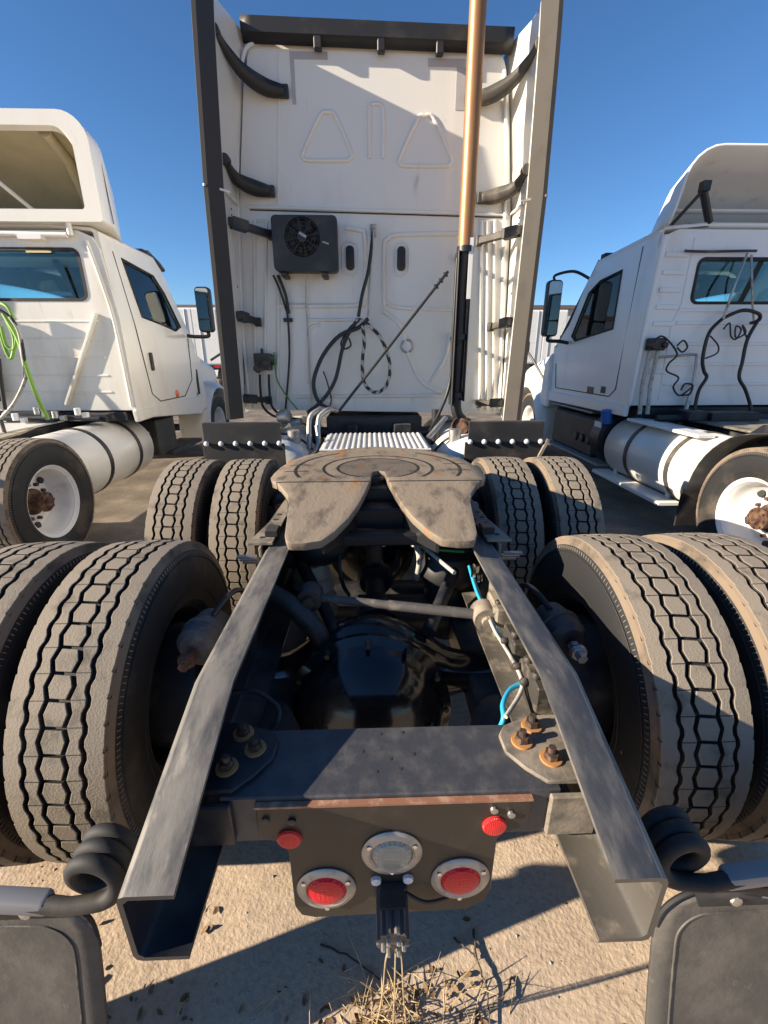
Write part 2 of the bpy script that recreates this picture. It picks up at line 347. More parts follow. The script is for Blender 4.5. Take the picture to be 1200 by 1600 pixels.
def ground_mat():
    m = bpy.data.materials.new('dirt_lot'); m.use_nodes = True; N = m.node_tree.nodes; L = m.node_tree.links; b = N['Principled BSDF']
    g = N.new('ShaderNodeNewGeometry')
    def noise(s, d=6):
        n = N.new('ShaderNodeTexNoise'); n.inputs['Scale'].default_value = s; n.inputs['Detail'].default_value = d; L.new(g.outputs['Position'], n.inputs['Vector']); return n.outputs[0]
    def ramp(s, st):
        r = N.new('ShaderNodeValToRGB'); L.new(s, r.inputs[0]); el = r.color_ramp.elements
        el[0].position, el[0].color = st[0][0], (*st[0][1], 1); el[1].position, el[1].color = st[-1][0], (*st[-1][1], 1)
        for p, c in st[1:-1]: e = el.new(p); e.color = (*c, 1)
        return r.outputs[0]
    big = ramp(noise(1.1, 8), [(0.3, (0.42, 0.325, 0.23)), (0.5, (0.53, 0.415, 0.30)), (0.72, (0.60, 0.48, 0.36))])
    fine = ramp(noise(55, 4), [(0.3, (0.78, 0.78, 0.78)), (0.5, (1, 1, 1)), (0.72, (1.12, 1.11, 1.1))])
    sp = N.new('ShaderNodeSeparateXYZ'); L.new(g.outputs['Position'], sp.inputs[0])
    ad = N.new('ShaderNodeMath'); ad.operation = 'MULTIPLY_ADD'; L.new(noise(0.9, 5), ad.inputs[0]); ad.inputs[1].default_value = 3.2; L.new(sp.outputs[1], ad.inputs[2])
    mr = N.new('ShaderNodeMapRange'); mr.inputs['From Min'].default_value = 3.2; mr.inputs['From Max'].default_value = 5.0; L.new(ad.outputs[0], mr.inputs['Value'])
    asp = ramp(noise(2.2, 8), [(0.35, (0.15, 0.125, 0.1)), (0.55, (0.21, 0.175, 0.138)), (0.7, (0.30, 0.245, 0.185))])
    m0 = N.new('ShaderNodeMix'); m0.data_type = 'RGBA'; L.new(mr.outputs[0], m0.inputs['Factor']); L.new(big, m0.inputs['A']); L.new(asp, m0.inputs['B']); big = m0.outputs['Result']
    mx = N.new('ShaderNodeMix'); mx.data_type = 'RGBA'; mx.blend_type = 'MULTIPLY'; mx.inputs['Factor'].default_value = 0.8
    L.new(big, mx.inputs['A']); L.new(fine, mx.inputs['B']); L.new(mx.outputs['Result'], b.inputs['Base Color']); b.inputs['Roughness'].default_value = 0.95
    b.inputs['Specular IOR Level'].default_value = 0.2
    b1 = N.new('ShaderNodeBump'); b1.inputs['Distance'].default_value = 0.006; b1.inputs['Strength'].default_value = 0.5; L.new(noise(95, 8), b1.inputs['Height'])
    b2 = N.new('ShaderNodeBump'); b2.inputs['Distance'].default_value = 0.03; b2.inputs['Strength'].default_value = 0.6; L.new(noise(3, 4), b2.inputs['Height']); L.new(b1.outputs[0], b2.inputs['Normal'])
    L.new(b2.outputs[0], b.inputs['Normal']); return m
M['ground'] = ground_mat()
M['straw'] = mat('dry_straw', (0.42, 0.31, 0.17), 0.9, var=0.3, vscale=30)
M['leafm'] = mat('dry_leaf', (0.2, 0.125, 0.065), 0.85, var=0.5, vscale=25)
M['stone'] = mat('pebble', (0.33, 0.28, 0.22), 0.9, var=0.4, vscale=12)

# ------------------------------------------------------------------ ground
g = G()
near = 60; xs = [-1500, -300, -60, -15] + [-4 + i * 0.1 for i in range(81)] + [15, 60, 300, 1500]
ys = [-1500, -200, -20, -4] + [-0.5 + i * 0.1 for i in range(46)] + [8, 15, 30, 80, 300, 1500]
from mathutils import noise as mn
vid = {}
for j, y in enumerate(ys):
    for i, x in enumerate(xs):
        inn = abs(x) <= 4 and -0.5 <= y <= 4
        z = (mn.noise(Vector((x * 2.1, y * 2.1, 3.1))) * 0.012 + mn.noise(Vector((x * 7, y * 7, 9.1))) * 0.004 - 0.014) if inn else -0.014
        g.v.append((x, y, z))
for j in range(len(ys) - 1):
    for i in range(len(xs) - 1):
        a = j * len(xs) + i; g.face((a, a + 1, a + len(xs) + 1, a + len(xs)))
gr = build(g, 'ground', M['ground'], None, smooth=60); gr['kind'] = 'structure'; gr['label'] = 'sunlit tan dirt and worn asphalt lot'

# ------------------------------------------------------------------ tyre (shared mesh), axis along X
def tyre_geo(npitch=50, R=0.512, hw=0.122):
    g = G(); SP = (0.0, 0.045, 0.25, 0.5, 0.75); seg = npitch * 5
    floor = R - 0.0125
    crown = lambda x: -0.006 * (x / hw) ** 2
    # carcass: materials 0 rubber, 1 tread dust, 2 dusty shoulder
    prof = [(0.288, -0.105), (0.292, -0.122), (0.33, -0.136), (0.39, -0.143), (0.44, -0.139), (0.475, -0.130), (floor - 0.008, -0.1215),
            (floor - 0.004, -0.06), (floor, 0), (floor - 0.004, 0.06), (floor - 0.008, 0.1215), (0.475, 0.130), (0.44, 0.139), (0.39, 0.143), (0.33, 0.136), (0.292, 0.122), (0.288, 0.105)]
    n = 96; base = len(g.v)
    for r, x in prof:
        for k in range(n):
            a = 2 * PI * k / n; g.v.append((x, math.cos(a) * r, math.sin(a) * r))
    for i in range(len(prof) - 1):
        g.cur = 2 if i in (5, 10) else 0
        for k in range(n):
            j = (k + 1) % n; g.face((base + i * n + k, base + i * n + j, base + (i + 1) * n + j, base + (i + 1) * n + k))
    tri = lambda s: 1 - abs(((s * 2) % 2) - 1)          # 0 at pitch joints, 1 mid pitch
    def ringv(xf, rad):
        b = len(g.v)
        for k in range(seg):
            s = k // 5 + SP[k % 5]; x = xf(s, k); r = rad(x); a = 2 * PI * s / npitch; g.v.append((x, math.cos(a) * r, math.sin(a) * r))
        return b
    def rib(xa, xb, outer=None):
        e = 0.0016
        B = [ringv(lambda s, k: xa(s, k), lambda x: floor - 0.002 + crown(x)), ringv(lambda s, k: xa(s, k), lambda x: R - 0.0014 + crown(x)), ringv(lambda s, k: xa(s, k) + e, lambda x: R + crown(x)),
             ringv(lambda s, k: xb(s, k) - e, lambda x: R + crown(x)), ringv(lambda s, k: xb(s, k), lambda x: R - 0.0014 + crown(x)), ringv(lambda s, k: xb(s, k), lambda x: floor - 0.002 + crown(x))]
        for q in range(5):
            base_m = 1 if q in (1, 2, 3) else 0
            if outer == q: base_m = 2
            for k in range(seg):
                g.cur = 0 if (k % 5 == 0 and outer is None) else base_m
                j = (k + 1) % seg; g.face((B[q] + k, B[q] + j, B[q + 1] + j, B[q + 1] + k))
    z2 = lambda s: 0.0028 * math.cos(2 * PI * s * 2) 
    for sd in (-1, 1):
        inner = lambda s, k, sd=sd: sd * (0.0318 + 0.0095 * tri(s + (0.0 if sd > 0 else 0.0)))
        rout = lambda s, k, sd=sd: sd * (0.0662 + (0.0034 if k % 5 in (0, 1, 2) else -0.0034))
        sin_ = lambda s, k, sd=sd: sd * (0.0785 + (0.0034 if k % 5 in (0, 1, 2) else -0.0034))
        sout = lambda s, k, sd=sd: sd * (hw - (0.0035 if k % 5 == 0 else 0.0))
        if sd > 0: rib(inner, rout); rib(sin_, sout, outer=4)
        else: rib(rout, inner); rib(sout, sin_, outer=0)
    # hexagonal centre blocks with slanted narrow gaps
    for p in range(npitch):
        hexa = [(-0.0205, 0.05), (-0.0295, 0.50), (-0.0205, 0.92), (0.0205, 0.97), (0.0295, 0.52), (0.0205, 0.10)]
        hexa = [(x, s + 0.02) for x, s in hexa]
        cx = 0; cs = 0.52
        rings = []
        for inset, rad in ((0, floor - 0.002), (0, R - 0.0014), (0.06, R)):
            b = len(g.v)
            for x, s in hexa:
                x2 = x * (1 - inset); s2 = cs + (s - cs) * (1 - inset); a = 2 * PI * (p + s2) / npitch; r = rad + crown(x2)
                g.v.append((x2, math.cos(a) * r, math.sin(a) * r))
            rings.append(b)
        for q in range(2):
            g.cur = 0 if q == 0 else 1
            for k in range(6): j = (k + 1) % 6; g.face((rings[q] + k, rings[q] + j, rings[q + 1] + j, rings[q + 1] + k))
        g.cur = 1; g.face([rings[2] + k for k in range(6)])
    for sd in (-1, 1):
        for k in range(180):
            a = 2 * PI * k / 180; rot = Matrix.Rotation(a, 3, 'X'); g.box(rot @ Vector((sd * 0.1333, 0.4655, 0)), (0.0035, 0.012, 0.0022), rot)
    # raised sidewall rings
    g.cur = 0
    for sd in (-1, 1):
        for r0 in (0.452, 0.335):
            g.tube([(sd * (0.1385 if r0 > 0.4 else 0.1365), math.cos(2 * PI * k / 72) * r0, math.sin(2 * PI * k / 72) * r0) for k in range(72)], 0.0022, 5, closed=True)
    return g
TYRE = build(tyre_geo(), 'tyre', [M['rubber'], M['tread'], M['shoulder']], None, smooth=30)
TYRE_ME = TYRE.data; bpy.data.objects.remove(TYRE)

def rim_geo(sgn, depth=0.14, holes=True):
    """steel disc wheel; sgn = side (along X) the deep dish opens to"""
    g = G(); s = sgn
    prof = [(0.292, -0.118), (0.292, -0.108), (0.268, -0.095), (0.262, 0.05), (0.268, 0.10), (0.292, 0.112), (0.300, 0.122), (0.294, 0.124), (0.278, 0.108), (0.262, 0.085), (0.252, 0.055),
            (0.248, 0.02), (0.235, -0.02), (0.205, 0.125 - depth - 0.05), (0.17, 0.125 - depth - 0.055), (0.12, 0.125 - depth - 0.045), (0.001, 0.125 - depth - 0.045)]
    g.lathe([(r, h) for r, h in prof], (0, 0, 0), (s, 0, 0), 40)
    return g
def hub_geo(sgn, depth=0.14):
    g = G(); b = 0.125 - depth - 0.05
    g.lathe([(0.11, b), (0.105, b + 0.025), (0.075, b + 0.04), (0.068, b + 0.10), (0.082, b + 0.105), (0.082, b + 0.12), (0.045, b + 0.13), (0.036, b + 0.15), (0.001, b + 0.15)], (0, 0, 0), (sgn, 0, 0), 24)
    for k in range(8):
        a = 2 * PI * k / 8; y, z = math.cos(a), math.sin(a)
        g.cyl((sgn * (b + 0.115), y * 0.066, z * 0.066), (sgn * (b + 0.135), y * 0.066, z * 0.066), 0.009, n=6)
    for k in range(10):
        a = 2 * PI * k / 10 + 0.1; y, z = math.cos(a), math.sin(a)
        g.cyl((sgn * (b - 0.005), y * 0.143, z * 0.143), (sgn * (b + 0.03), y * 0.143, z * 0.143), 0.015, n=6)
    return g
RIMS = {}
def wheel(parent, loc, side=0, rimmat='white_metal', hubmat='rust', rot=0.0):
    """tyre as part, rim and hub as its pieces; side: +1/-1 = the X side its dish opens to"""
    t = bpy.data.objects.new('tyre', TYRE_ME); COL.objects.link(t); t.parent = parent
    t.location = Vector(loc) - WLOC[parent.name]; t.rotation_euler = (rot, 0, 0); WLOC[t.name] = Vector(loc)
    key = (side, rimmat, hubmat)
    if key not in RIMS:
        a = build(rim_geo(side if side else 1), 'rim', M[rimmat], None, smooth=30); b = build(hub_geo(side if side else 1), 'hub', M[hubmat], None, smooth=30)
        RIMS[key] = [(o.data, o.name, o.location.copy()) for o in (a, b)]
        for o in (a, b): bpy.data.objects.remove(o)
        sg = side if side else 1; h = G(); h.lathe([(0.001, -0.062), (0.03, -0.062), (0.032, -0.048), (0.026, -0.044), (0.001, -0.0445)], (0, 0, 0), (sg, 0, 0), 14)
        c = build(h, 'hand_hole', M['seat'], None)
        for k in range(5):
            an = 2 * PI * k / 5 + 0.5; RIMS[key].append((c.data, 'hand_hole', c.location + Vector((0, math.cos(an) * 0.2, math.sin(an) * 0.2))))
        bpy.data.objects.remove(c)
    for me, nm, l in RIMS[key]:
        o = bpy.data.objects.new(nm.split('.')[0], me); COL.objects.link(o); o.parent = t; o.location = l
    return t

# ================================================================== MAIN TRUCK
T = thing('semi_truck', 'white sleeper cab semi tractor with bare rear frame, fifth wheel and copper exhaust stack', 'truck', (0, 2.0, 0))
AR, AF, AZC = 1.31, 2.63, 0.498
ZF = 0.928                                     # frame top
def rail(s):
    g = G(); t = 0.009; fw = 0.089; xo = s * 0.432
    secs = []
    for y, zt, zb in [(0.446, 0.826, 0.664), (0.62, 0.877, 0.66), (0.80, ZF, 0.658), (4.6, ZF, 0.658)]:
        c = 0.014
        loop = [(xo - s * fw, zt), (xo - s * c, zt), (xo - s * 0.004, zt - 0.004), (xo, zt - c), (xo, zb + c), (xo - s * 0.004, zb + 0.004), (xo - s * c, zb), (xo - s * fw, zb),
                (xo - s * fw, zb + t), (xo - s * (c + 0.004), zb + t), (xo - s * t, zb + c + 0.004), (xo - s * t, zt - c - 0.004), (xo - s * (c + 0.004), zt - t), (xo - s * fw, zt - t)]
        secs.append([(x, y, z) for x, z in loop])
    n = 14; o = len(g.v); g.v += [p for q in secs for p in q]
    for i in range(len(secs) - 1):
        for k in range(n):
            g.cur = 1 if 7 <= k <= 12 else (2 if k in (1, 2, 13) else 0)
            j = (k + 1) % n; g.face((o + i * n + k, o + i * n + j, o + (i + 1) * n + j, o + (i + 1) * n + k))
    g.cur = 1
    for base in (o, o + (len(secs) - 1) * n):       # end caps as quads round the channel
        for a, b in ((0, 13), (1, 12), (2, 11), (3, 11), (4, 10), (5, 10), (6, 9)):
            a2, b2 = {0: (1, 12), 1: (2, 11), 2: (3, 11), 3: (4, 10), 4: (5, 10), 5: (6, 9), 6: (7, 8)}[a]
            f = [base + a, base + a2, base + b2, base + b]; ff = []
            for q in f:
                if q not in ff: ff.append(q)
            g.face(ff)
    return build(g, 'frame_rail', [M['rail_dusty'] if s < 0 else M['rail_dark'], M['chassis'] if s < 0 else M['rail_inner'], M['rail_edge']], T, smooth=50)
rl, rr = rail(-1), rail(1)
# weathered end tabs on the rails
for s in (-1, 1):
    for y_ in (0.52, 0.95, 1.12):
        g = G(); g.cyl((s * 0.433, y_, 0.76), (s * 0.448, y_, 0.76), 0.015, n=6); build(g, 'bolt', M['bolt'], rl if s < 0 else rr)
# bolts along the outer/inner web of the right rail
for y, z in [(0.565, 0.82), (0.9, 0.86), (1.02, 0.80)]:
    g = G(); g.cyl((0.424, y, z), (0.405, y, z), 0.016, n=6); build(g, 'bolt', M['rust'], rr)

# rear crossmember, a channel between the rails
g = G(); prof = [(0.62, 0.80), (0.785, 0.80), (0.785, 0.68), (0.777, 0.68), (0.777, 0.792), (0.628, 0.792), (0.628, 0.68), (0.62, 0.68)]
g.prism(prof, 'x', -0.335, 0.335)
xm = build(g, 'crossmember', M['crossm'], T, bevel=0.003)
for x, y in [(-0.02, 0.765), (0.03, 0.768), (-0.06, 0.72), (0.0, 0.70), (0.05, 0.71), (-0.03, 0.67), (0.02, 0.675)]:
    g = G(); g.lathe([(0.001, 0), (0.004, 0), (0.004, 0.001), (0.001, 0.001)], (x, y, 0.8), (0, 0, 1), 10); build(g, 'bolt_hole', M['seat'], xm)
# gusset brackets with three bolts each
for s in (-1, 1):
    pl = [(0.262, 0.772), (0.243, 0.745), (0.245, 0.70), (0.275, 0.66), (0.31, 0.628), (0.405, 0.628), (0.41, 0.80), (0.33, 0.80)]
    g = G(); g.prism([(s * x, y) for x, y in pl], 'z', 0.801, 0.811)
    g.prism([(s * 0.395, 0.80), (s * 0.411, 0.80), (s * 0.411, 0.70), (s * 0.395, 0.70)], 'y', 0.63, 0.80)
    g.prism([(s * 0.31, 0.795), (s * 0.408, 0.795), (s * 0.408, 0.69), (s * 0.31, 0.69)], 'y', 0.606, 0.6185)
    gb = build(g, 'gusset_bracket', M['bracket'] if s > 0 else M['chassis'], T, bevel=0.003)
    for x, y in [(0.324, 0.765), (0.288, 0.724), (0.335, 0.68)]:
        g = G(); g.lathe([(0.001, 0.811), (0.023, 0.811), (0.022, 0.815), (0.015, 0.8155), (0.015, 0.815), (0.001, 0.815)], (s * x, y, 0), (0, 0, 1), 20)
        build(g, 'washer', M['washer'], gb)
        g = G(); g.cyl((s * x, y, 0.815), (s * x, y, 0.829), 0.0145, n=6); g.cyl((s * x, y, 0.829), (s * x, y, 0.842), 0.008, n=10)
        build(g, 'bolt', M['bolt'], gb)

# light panel below the crossmember
PY = 0.612
out = [(-0.262, 0.786), (0.272, 0.786), (0.272, 0.735), (0.262, 0.712), (0.228, 0.700), (0.213, 0.68), (0.212, 0.52), (0.20, 0.485), (0.165, 0.462), (-0.165, 0.452), (-0.195, 0.462), (-0.207, 0.49), (-0.208, 0.66), (-0.222, 0.69), (-0.255, 0.70), (-0.264, 0.72)]
g = G(); g.prism(out, 'y', PY - 0.003, PY + 0.003); lp = build(g, 'light_panel', M['panel'], T, bevel=0.0015)
g = G(); g.box((0.005, PY + 0.001, 0.7885), (0.54, 0.012, 0.005)); build(g, 'rusty_lip', M['rust_lip'], lp)
for x, z in [(-0.245, 0.757), (-0.195, 0.752), (0.235, 0.752), (0.2, 0.765)]:
    g = G(); g.lathe([(0.001, 0.003), (0.008, 0.003), (0.0075, 0.008), (0.001, 0.009)], (x, PY, z), (0, -1, 0), 10); build(g, 'rivet', M['steel' if x > 0 else 'chassis'], lp)
for x, z, r in [(-0.203, 0.704, 0.0245), (0.204, 0.722, 0.0245)]:
    g = G(); g.lathe([(0.001, 0.003), (r, 0.003), (r, 0.007), (r * 0.9, 0.010), (r * 0.5, 0.012), (0.001, 0.0125)], (x, PY, z), (0, -1, 0), 28); build(g, 'reflector', M['red_reflector'], T, label='small round red reflector')
for x, z, mt, lb in [(-0.137, 0.551, 'red_lens', 'round red tail lamp'), (0.0, 0.653, 'clear_lens', 'round clear reversing lamp'), (0.144, 0.568, 'red_lens', 'round red tail lamp')]:
    g = G(); g.lathe([(0.042, 0.003), (0.061, 0.003), (0.062, 0.006), (0.058, 0.010), (0.047, 0.013), (0.042, 0.010)], (x, PY, z), (0, -1, 0), 44, closed=True)
    rg = build(g, 'tail_lamp', M['ringm'], T, label=lb)
    g = G(); g.lathe([(0.0425, 0.003), (0.0425, 0.008), (0.036, 0.015), (0.02, 0.018), (0.001, 0.019)], (x, PY, z), (0, -1, 0), 40); build(g, 'lens', M[mt], rg)
    for a in (30, 150, 270):
        g = G(); g.lathe([(0.001, 0.009), (0.006, 0.009), (0.005, 0.0135), (0.001, 0.0145)], (x + math.cos(math.radians(a)) * 0.0525, PY, z + math.sin(math.radians(a)) * 0.0525), (0, -1, 0), 10); build(g, 'screw', M['chrome'], rg)
for x in (-0.033, 0.034):
    g = G(); g.lathe([(0.001, 0.003), (0.011, 0.003), (0.0105, 0.01), (0.001, 0.012)], (x, PY, 0.572 + x * 0.03), (0, -1, 0), 8); build(g, 'bolt', M['sticker'], lp)
# ribbed electrical socket with dangling pins
g = G()
prof = []
for k in range(36):
    a = 2 * PI * k / 36; r = 0.034 if k % 3 else 0.029; prof.append((math.cos(a) * r, math.sin(a) * r))
c0 = Vector((0.0, 0.606, 0.522)); c1 = Vector((0.0, 0.532, 0.508))
g.loft([[(c.x + x, c.y, c.z + y) for x, y in prof] for c in (c0, c0.lerp(c1, 0.5), c1)], cap0=True, cap1=True)
sk = build(g, 'trailer_socket', M['rod'], T, smooth=20)
g = G(); g.box((0, 0.585, 0.558), (0.052, 0.045, 0.008)); g.cyl((-0.03, 0.60, 0.556), (0.03, 0.60, 0.556), 0.006, n=8); g.tube(spline([(0.03, 0.60, 0.54), (0.07, 0.59, 0.525), (0.12, 0.604, 0.51)]), 0.004, 6); build(g, 'socket_hinge', M['chassis'], sk)
for k in range(6):
    a = 2 * PI * k / 6; x, z = math.cos(a) * 0.02, 0.508 + math.sin(a) * 0.02
    g = G(); g.cyl((x, 0.533, z), (x, 0.520, z - 0.002), 0.004, n=6); build(g, 'contact_pin', M['steel'], sk)
for x, dx in [(-0.01, -0.02), (0.004, 0.0), (0.012, 0.018)]:
    g = G(); g.tube(spline([(x, 0.53, 0.49), (x + dx * 0.3, 0.535, 0.44), (x + dx * 0.6, 0.55, 0.3), (x + dx, 0.57, 0.17), (x + dx * 1.5, 0.60, 0.02)]), 0.0018, 5); build(g, 'dangling_wire', M['straw'], sk)

# ---------------- wheels
for s in (-1, 1):
    for k, (xc) in enumerate((0.775, 1.11)):
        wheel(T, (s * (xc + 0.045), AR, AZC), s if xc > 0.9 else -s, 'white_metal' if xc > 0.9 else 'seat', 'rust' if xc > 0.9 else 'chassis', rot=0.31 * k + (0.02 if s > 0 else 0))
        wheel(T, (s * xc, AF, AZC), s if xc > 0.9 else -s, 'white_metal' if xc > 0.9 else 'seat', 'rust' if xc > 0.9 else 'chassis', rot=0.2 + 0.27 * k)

# ---------------- axles
def axle(y, bowl):
    g = G()
    # banjo housing: tube swelling around the differential
    xs_ = [-0.60, -0.42, -0.30, -0.22, -0.12, 0, 0.10, 0.2, 0.28, 0.40, 0.60]
    hz = [0.065, 0.068, 0.085, 0.14, 0.21, 0.235, 0.21, 0.15, 0.09, 0.068, 0.065]
    hy = [0.065, 0.066, 0.075, 0.10, 0.125, 0.135, 0.125, 0.10, 0.08, 0.066, 0.065]
    pts = spline([(x, a, b) for x, a, b in zip(xs_, hy, hz)], 3)
    secs = [[(p.x - 0.04, y + math.cos(2 * PI * k / 28) * p.y, AZC + 0.02 + math.sin(2 * PI * k / 28) * p.z) for k in range(28)] for p in pts]
    g.loft(secs, cap0=True, cap1=True)
    ax = build(g, 'drive_axle', M['black_gloss'], T, smooth=60)
    if bowl:
        g = G(); prof = [(0.225, 0.02), (0.228, 0.045), (0.205, 0.06)] + [(0.2 * math.cos(a), 0.06 + 0.16 * math.sin(a)) for a in [i * PI / 2 / 12 for i in range(1, 12)]] + [(0.001, 0.22)]
        g.lathe([(a_ * 1.22, b_ * 1.0) for a_, b_ in prof], (-0.05, y - 0.09, AZC - 0.03), (0, -1, 0.12), 64); build(g, 'axle_cover', M['black_gloss'], ax, smooth=40)
        for k in range(12):
            g = G(); a = 2 * PI * k / 12; r = 0.217; g.cyl((-0.05 + math.cos(a) * r * 1.2, y - 0.12, AZC - 0.02 + math.sin(a) * r * 1.2), (-0.05 + math.cos(a) * r * 1.2, y - 0.15, AZC - 0.02 + math.sin(a) * r * 1.2), 0.009, n=6)
            build(g, 'cover_bolt', M['chassis'], ax)
    return ax
axr = axle(AR, True); axf = axle(AF, True)
for s in (-1, 1):
    for y in (AR, AF):
        g = G(); g.prism([(y - 0.42, 0.42), (y + 0.50, 0.42), (y + 0.5, 0.50), (y + 0.1, 0.56), (y - 0.15, 0.55), (y - 0.42, 0.50)], 'x', s * 0.30, s * 0.41); sbm = build(g, 'suspension_beam', M['chassis'], T, bevel=0.01)
        g = G(); g.lathe([(0.07, 0.50), (0.10, 0.53), (0.115, 0.58), (0.10, 0.63), (0.07, 0.65)], (s * 0.36, y - 0.34, 0), (0, 0, 1), 24); build(g, 'air_spring', M['rubber'], sbm)
    g = G(); g.cyl((s * 0.16, AR - 0.02, 0.70), (s * 0.36, AR + 0.45, 0.78), 0.026, n=12); g.cyl((s * 0.36, AR + 0.40, 0.78), (s * 0.36, AR + 0.50, 0.78), 0.045, n=14); build(g, 'control_rod', M['chassis'], T)
g = G(); g.cyl((-0.4, 1.0, 0.40), (0.4, 1.0, 0.40), 0.05); build(g, 'cross_tube', M['chassis'], T)
g = G(); g.cyl((-0.42, 2.05, 0.36), (0.42, 2.05, 0.36), 0.12, n=24); build(g, 'air_tank', M['chassis'], T)
g = G(); g.cyl((-0.1, 1.72, 0.50), (0.4, 1.72, 0.50), 0.09, n=24); build(g, 'air_tank', M['chassis'], T)
# propeller shaft between the axles
g = G(); g.cyl((-0.02, AF - 0.2, 0.60), (-0.02, AR + 0.25, 0.60), 0.045); g.cyl((-0.02, AR + 0.32, 0.60), (-0.02, AR + 0.12, 0.60), 0.07, 0.11)
g.lathe([(0.075, 0), (0.085, 0.02), (0.085, 0.06), (0.06, 0.07), (0.06, 0.1)], (-0.02, 1.84, 0.60), (0, 1, 0), 18)
build(g, 'propeller_shaft', M['chassis'], T)
# torque rod lying across between the rails with rubber bushed ends
a = Vector((-0.25, 1.34, 0.82)); b = Vector((0.335, 1.235, 0.80))
g = G(); d = (b - a).normalized(); g.tube([a, a.lerp(b, 0.46), a.lerp(b, 0.46), b], [0.0145, 0.0145, 0.0175, 0.0175], 16); tr = build(g, 'torque_rod', M['rod'], T)
for p, m_ in ((a, 'chassis'), (b, 'bracket')):
    g = G(); g.cyl(p + Vector((0, -0.035, 0)), p + Vector((0, 0.035, 0)), 0.042, n=18); g.cyl(p + Vector((0, -0.05, 0)), p + Vector((0, 0.05, 0)), 0.02, n=10); build(g, 'rod_end', M[m_], tr)
g = G(); g.box((0.385, 1.24, 0.80), (0.06, 0.12, 0.11)); g.cyl((0.35, 1.20, 0.84), (0.42, 1.20, 0.84), 0.016, n=8); g.cyl((0.35, 1.29, 0.77), (0.42, 1.29, 0.77), 0.016, n=8); build(g, 'rod_bracket', M['bracket'], tr, bevel=0.006)
# curved hanger arm on the other side and inner crossmember
g = G(); g.tube(spline([(-0.38, 1.33, 0.84), (-0.30, 1.30, 0.80), (-0.22, 1.27, 0.72), (-0.2, 1.26, 0.62)]), [0.035] * 19, 12); build(g, 'axle_arm', M['chassis'], T)
for y, z, hh in [(1.98, 0.84, 0.14), (2.6, 0.8, 0.2), (3.1, 0.8, 0.2)]:
    g = G(); g.prism([(y - 0.05, z - hh / 2), (y + 0.05, z - hh / 2), (y + 0.05, z + hh / 2), (y - 0.05, z + hh / 2)], 'x', -0.42, 0.42); build(g, 'frame_crossmember', M['chassis'], T, bevel=0.006)
# air bags with pale pistons
for y in (1.78, 1.05):
    for s in (-1, 1):
        if y < 1.5: continue
        g = G(); cx = s * 0.30
        if s < 0: g.lathe([(0.10, 0.50), (0.11, 0.53), (0.095, 0.56), (0.108, 0.59), (0.09, 0.62), (0.10, 0.65), (0.08, 0.68), (0.085, 0.71), (0.06, 0.76)], (cx, y - 0.05, 0), (0, 0, 1), 24)
        else: g.lathe([(0.07, 0.40), (0.085, 0.45), (0.09, 0.5), (0.1, 0.58), (0.105, 0.64), (0.09, 0.67)], (cx, y - 0.05, 0), (0, 0, 1), 24)
        bag = build(g, 'suspension_piston', M['tan'] if s < 0 else M['chassis'], T)
        g = G(); zo = 0.1 if s < 0 else 0.0; yo = 0.06 if s < 0 else 0.0
        g.lathe([(0.09, 0.655 + zo), (0.125, 0.68 + zo), (0.135, 0.72 + zo), (0.12, 0.76 + zo), (0.1, 0.80 + zo)], (cx + 0.03 * (s < 0), y - 0.05 + yo, 0), (0, 0, 1), 28); build(g, 'air_bag', M['black'], bag, smooth=60)
# brake chambers on all four wheel ends
for s in (-1, 1):
    for y in (AR, AF):
        p0 = Vector((s * 0.555, y - 0.30, 0.80)); p1 = Vector((s * 0.52, y - 0.06, 0.80)); ax = (p1 - p0).normalized()
        g = G(); g.lathe([(0.001, 0.02), (0.045, 0.02), (0.062, 0.035), (0.066, 0.075), (0.072, 0.078), (0.072, 0.09), (0.066, 0.095), (0.062, 0.15), (0.04, 0.17), (0.001, 0.17)], p0 + Vector((0, 0.05, 0)), ax, 26)
        bc = build(g, 'brake_chamber', M['rod'] if y == AR and s < 0 else M['chassis'], T, smooth=40)  # left rear toned lighter as if lit; darker paint stands in for shade elsewhere
        g = G(); g.cyl(p0 + Vector((0, 0.06, 0)), p0 + Vector((s * 0.004, 0.0, -0.006)), 0.017, 0.015, n=6); g.lathe([(0.022, 0), (0.026, 0.01), (0.022, 0.02)], p0 + Vector((s * 0.003, 0.02, -0.003)), (0, 1, 0), 12)
        build(g, 'release_bolt', M['rust'] if s < 0 else M['steel'], bc)
        g = G(); g.tube(spline([p1 + Vector((0, -0.08, 0.06)), p1 + Vector((-s * 0.05, 0.0, 0.1)), p1 + Vector((-s * 0.1, 0.08, 0.02))]), 0.009, 8); build(g, 'brake_hose', M['hose_black'], bc)
        g = G(); g.lathe([(0.205, 0.60), (0.21, 0.605), (0.21, 0.75), (0.2, 0.755)], (0, y, AZC), (s, 0, 0), 32, closed=True); g.lathe([(0.06, 0.5), (0.2, 0.605), (0.2, 0.62), (0.06, 0.62)], (0, y, AZC), (s, 0, 0), 32, closed=True)
        build(g, 'brake_drum', M['chassis'], T)
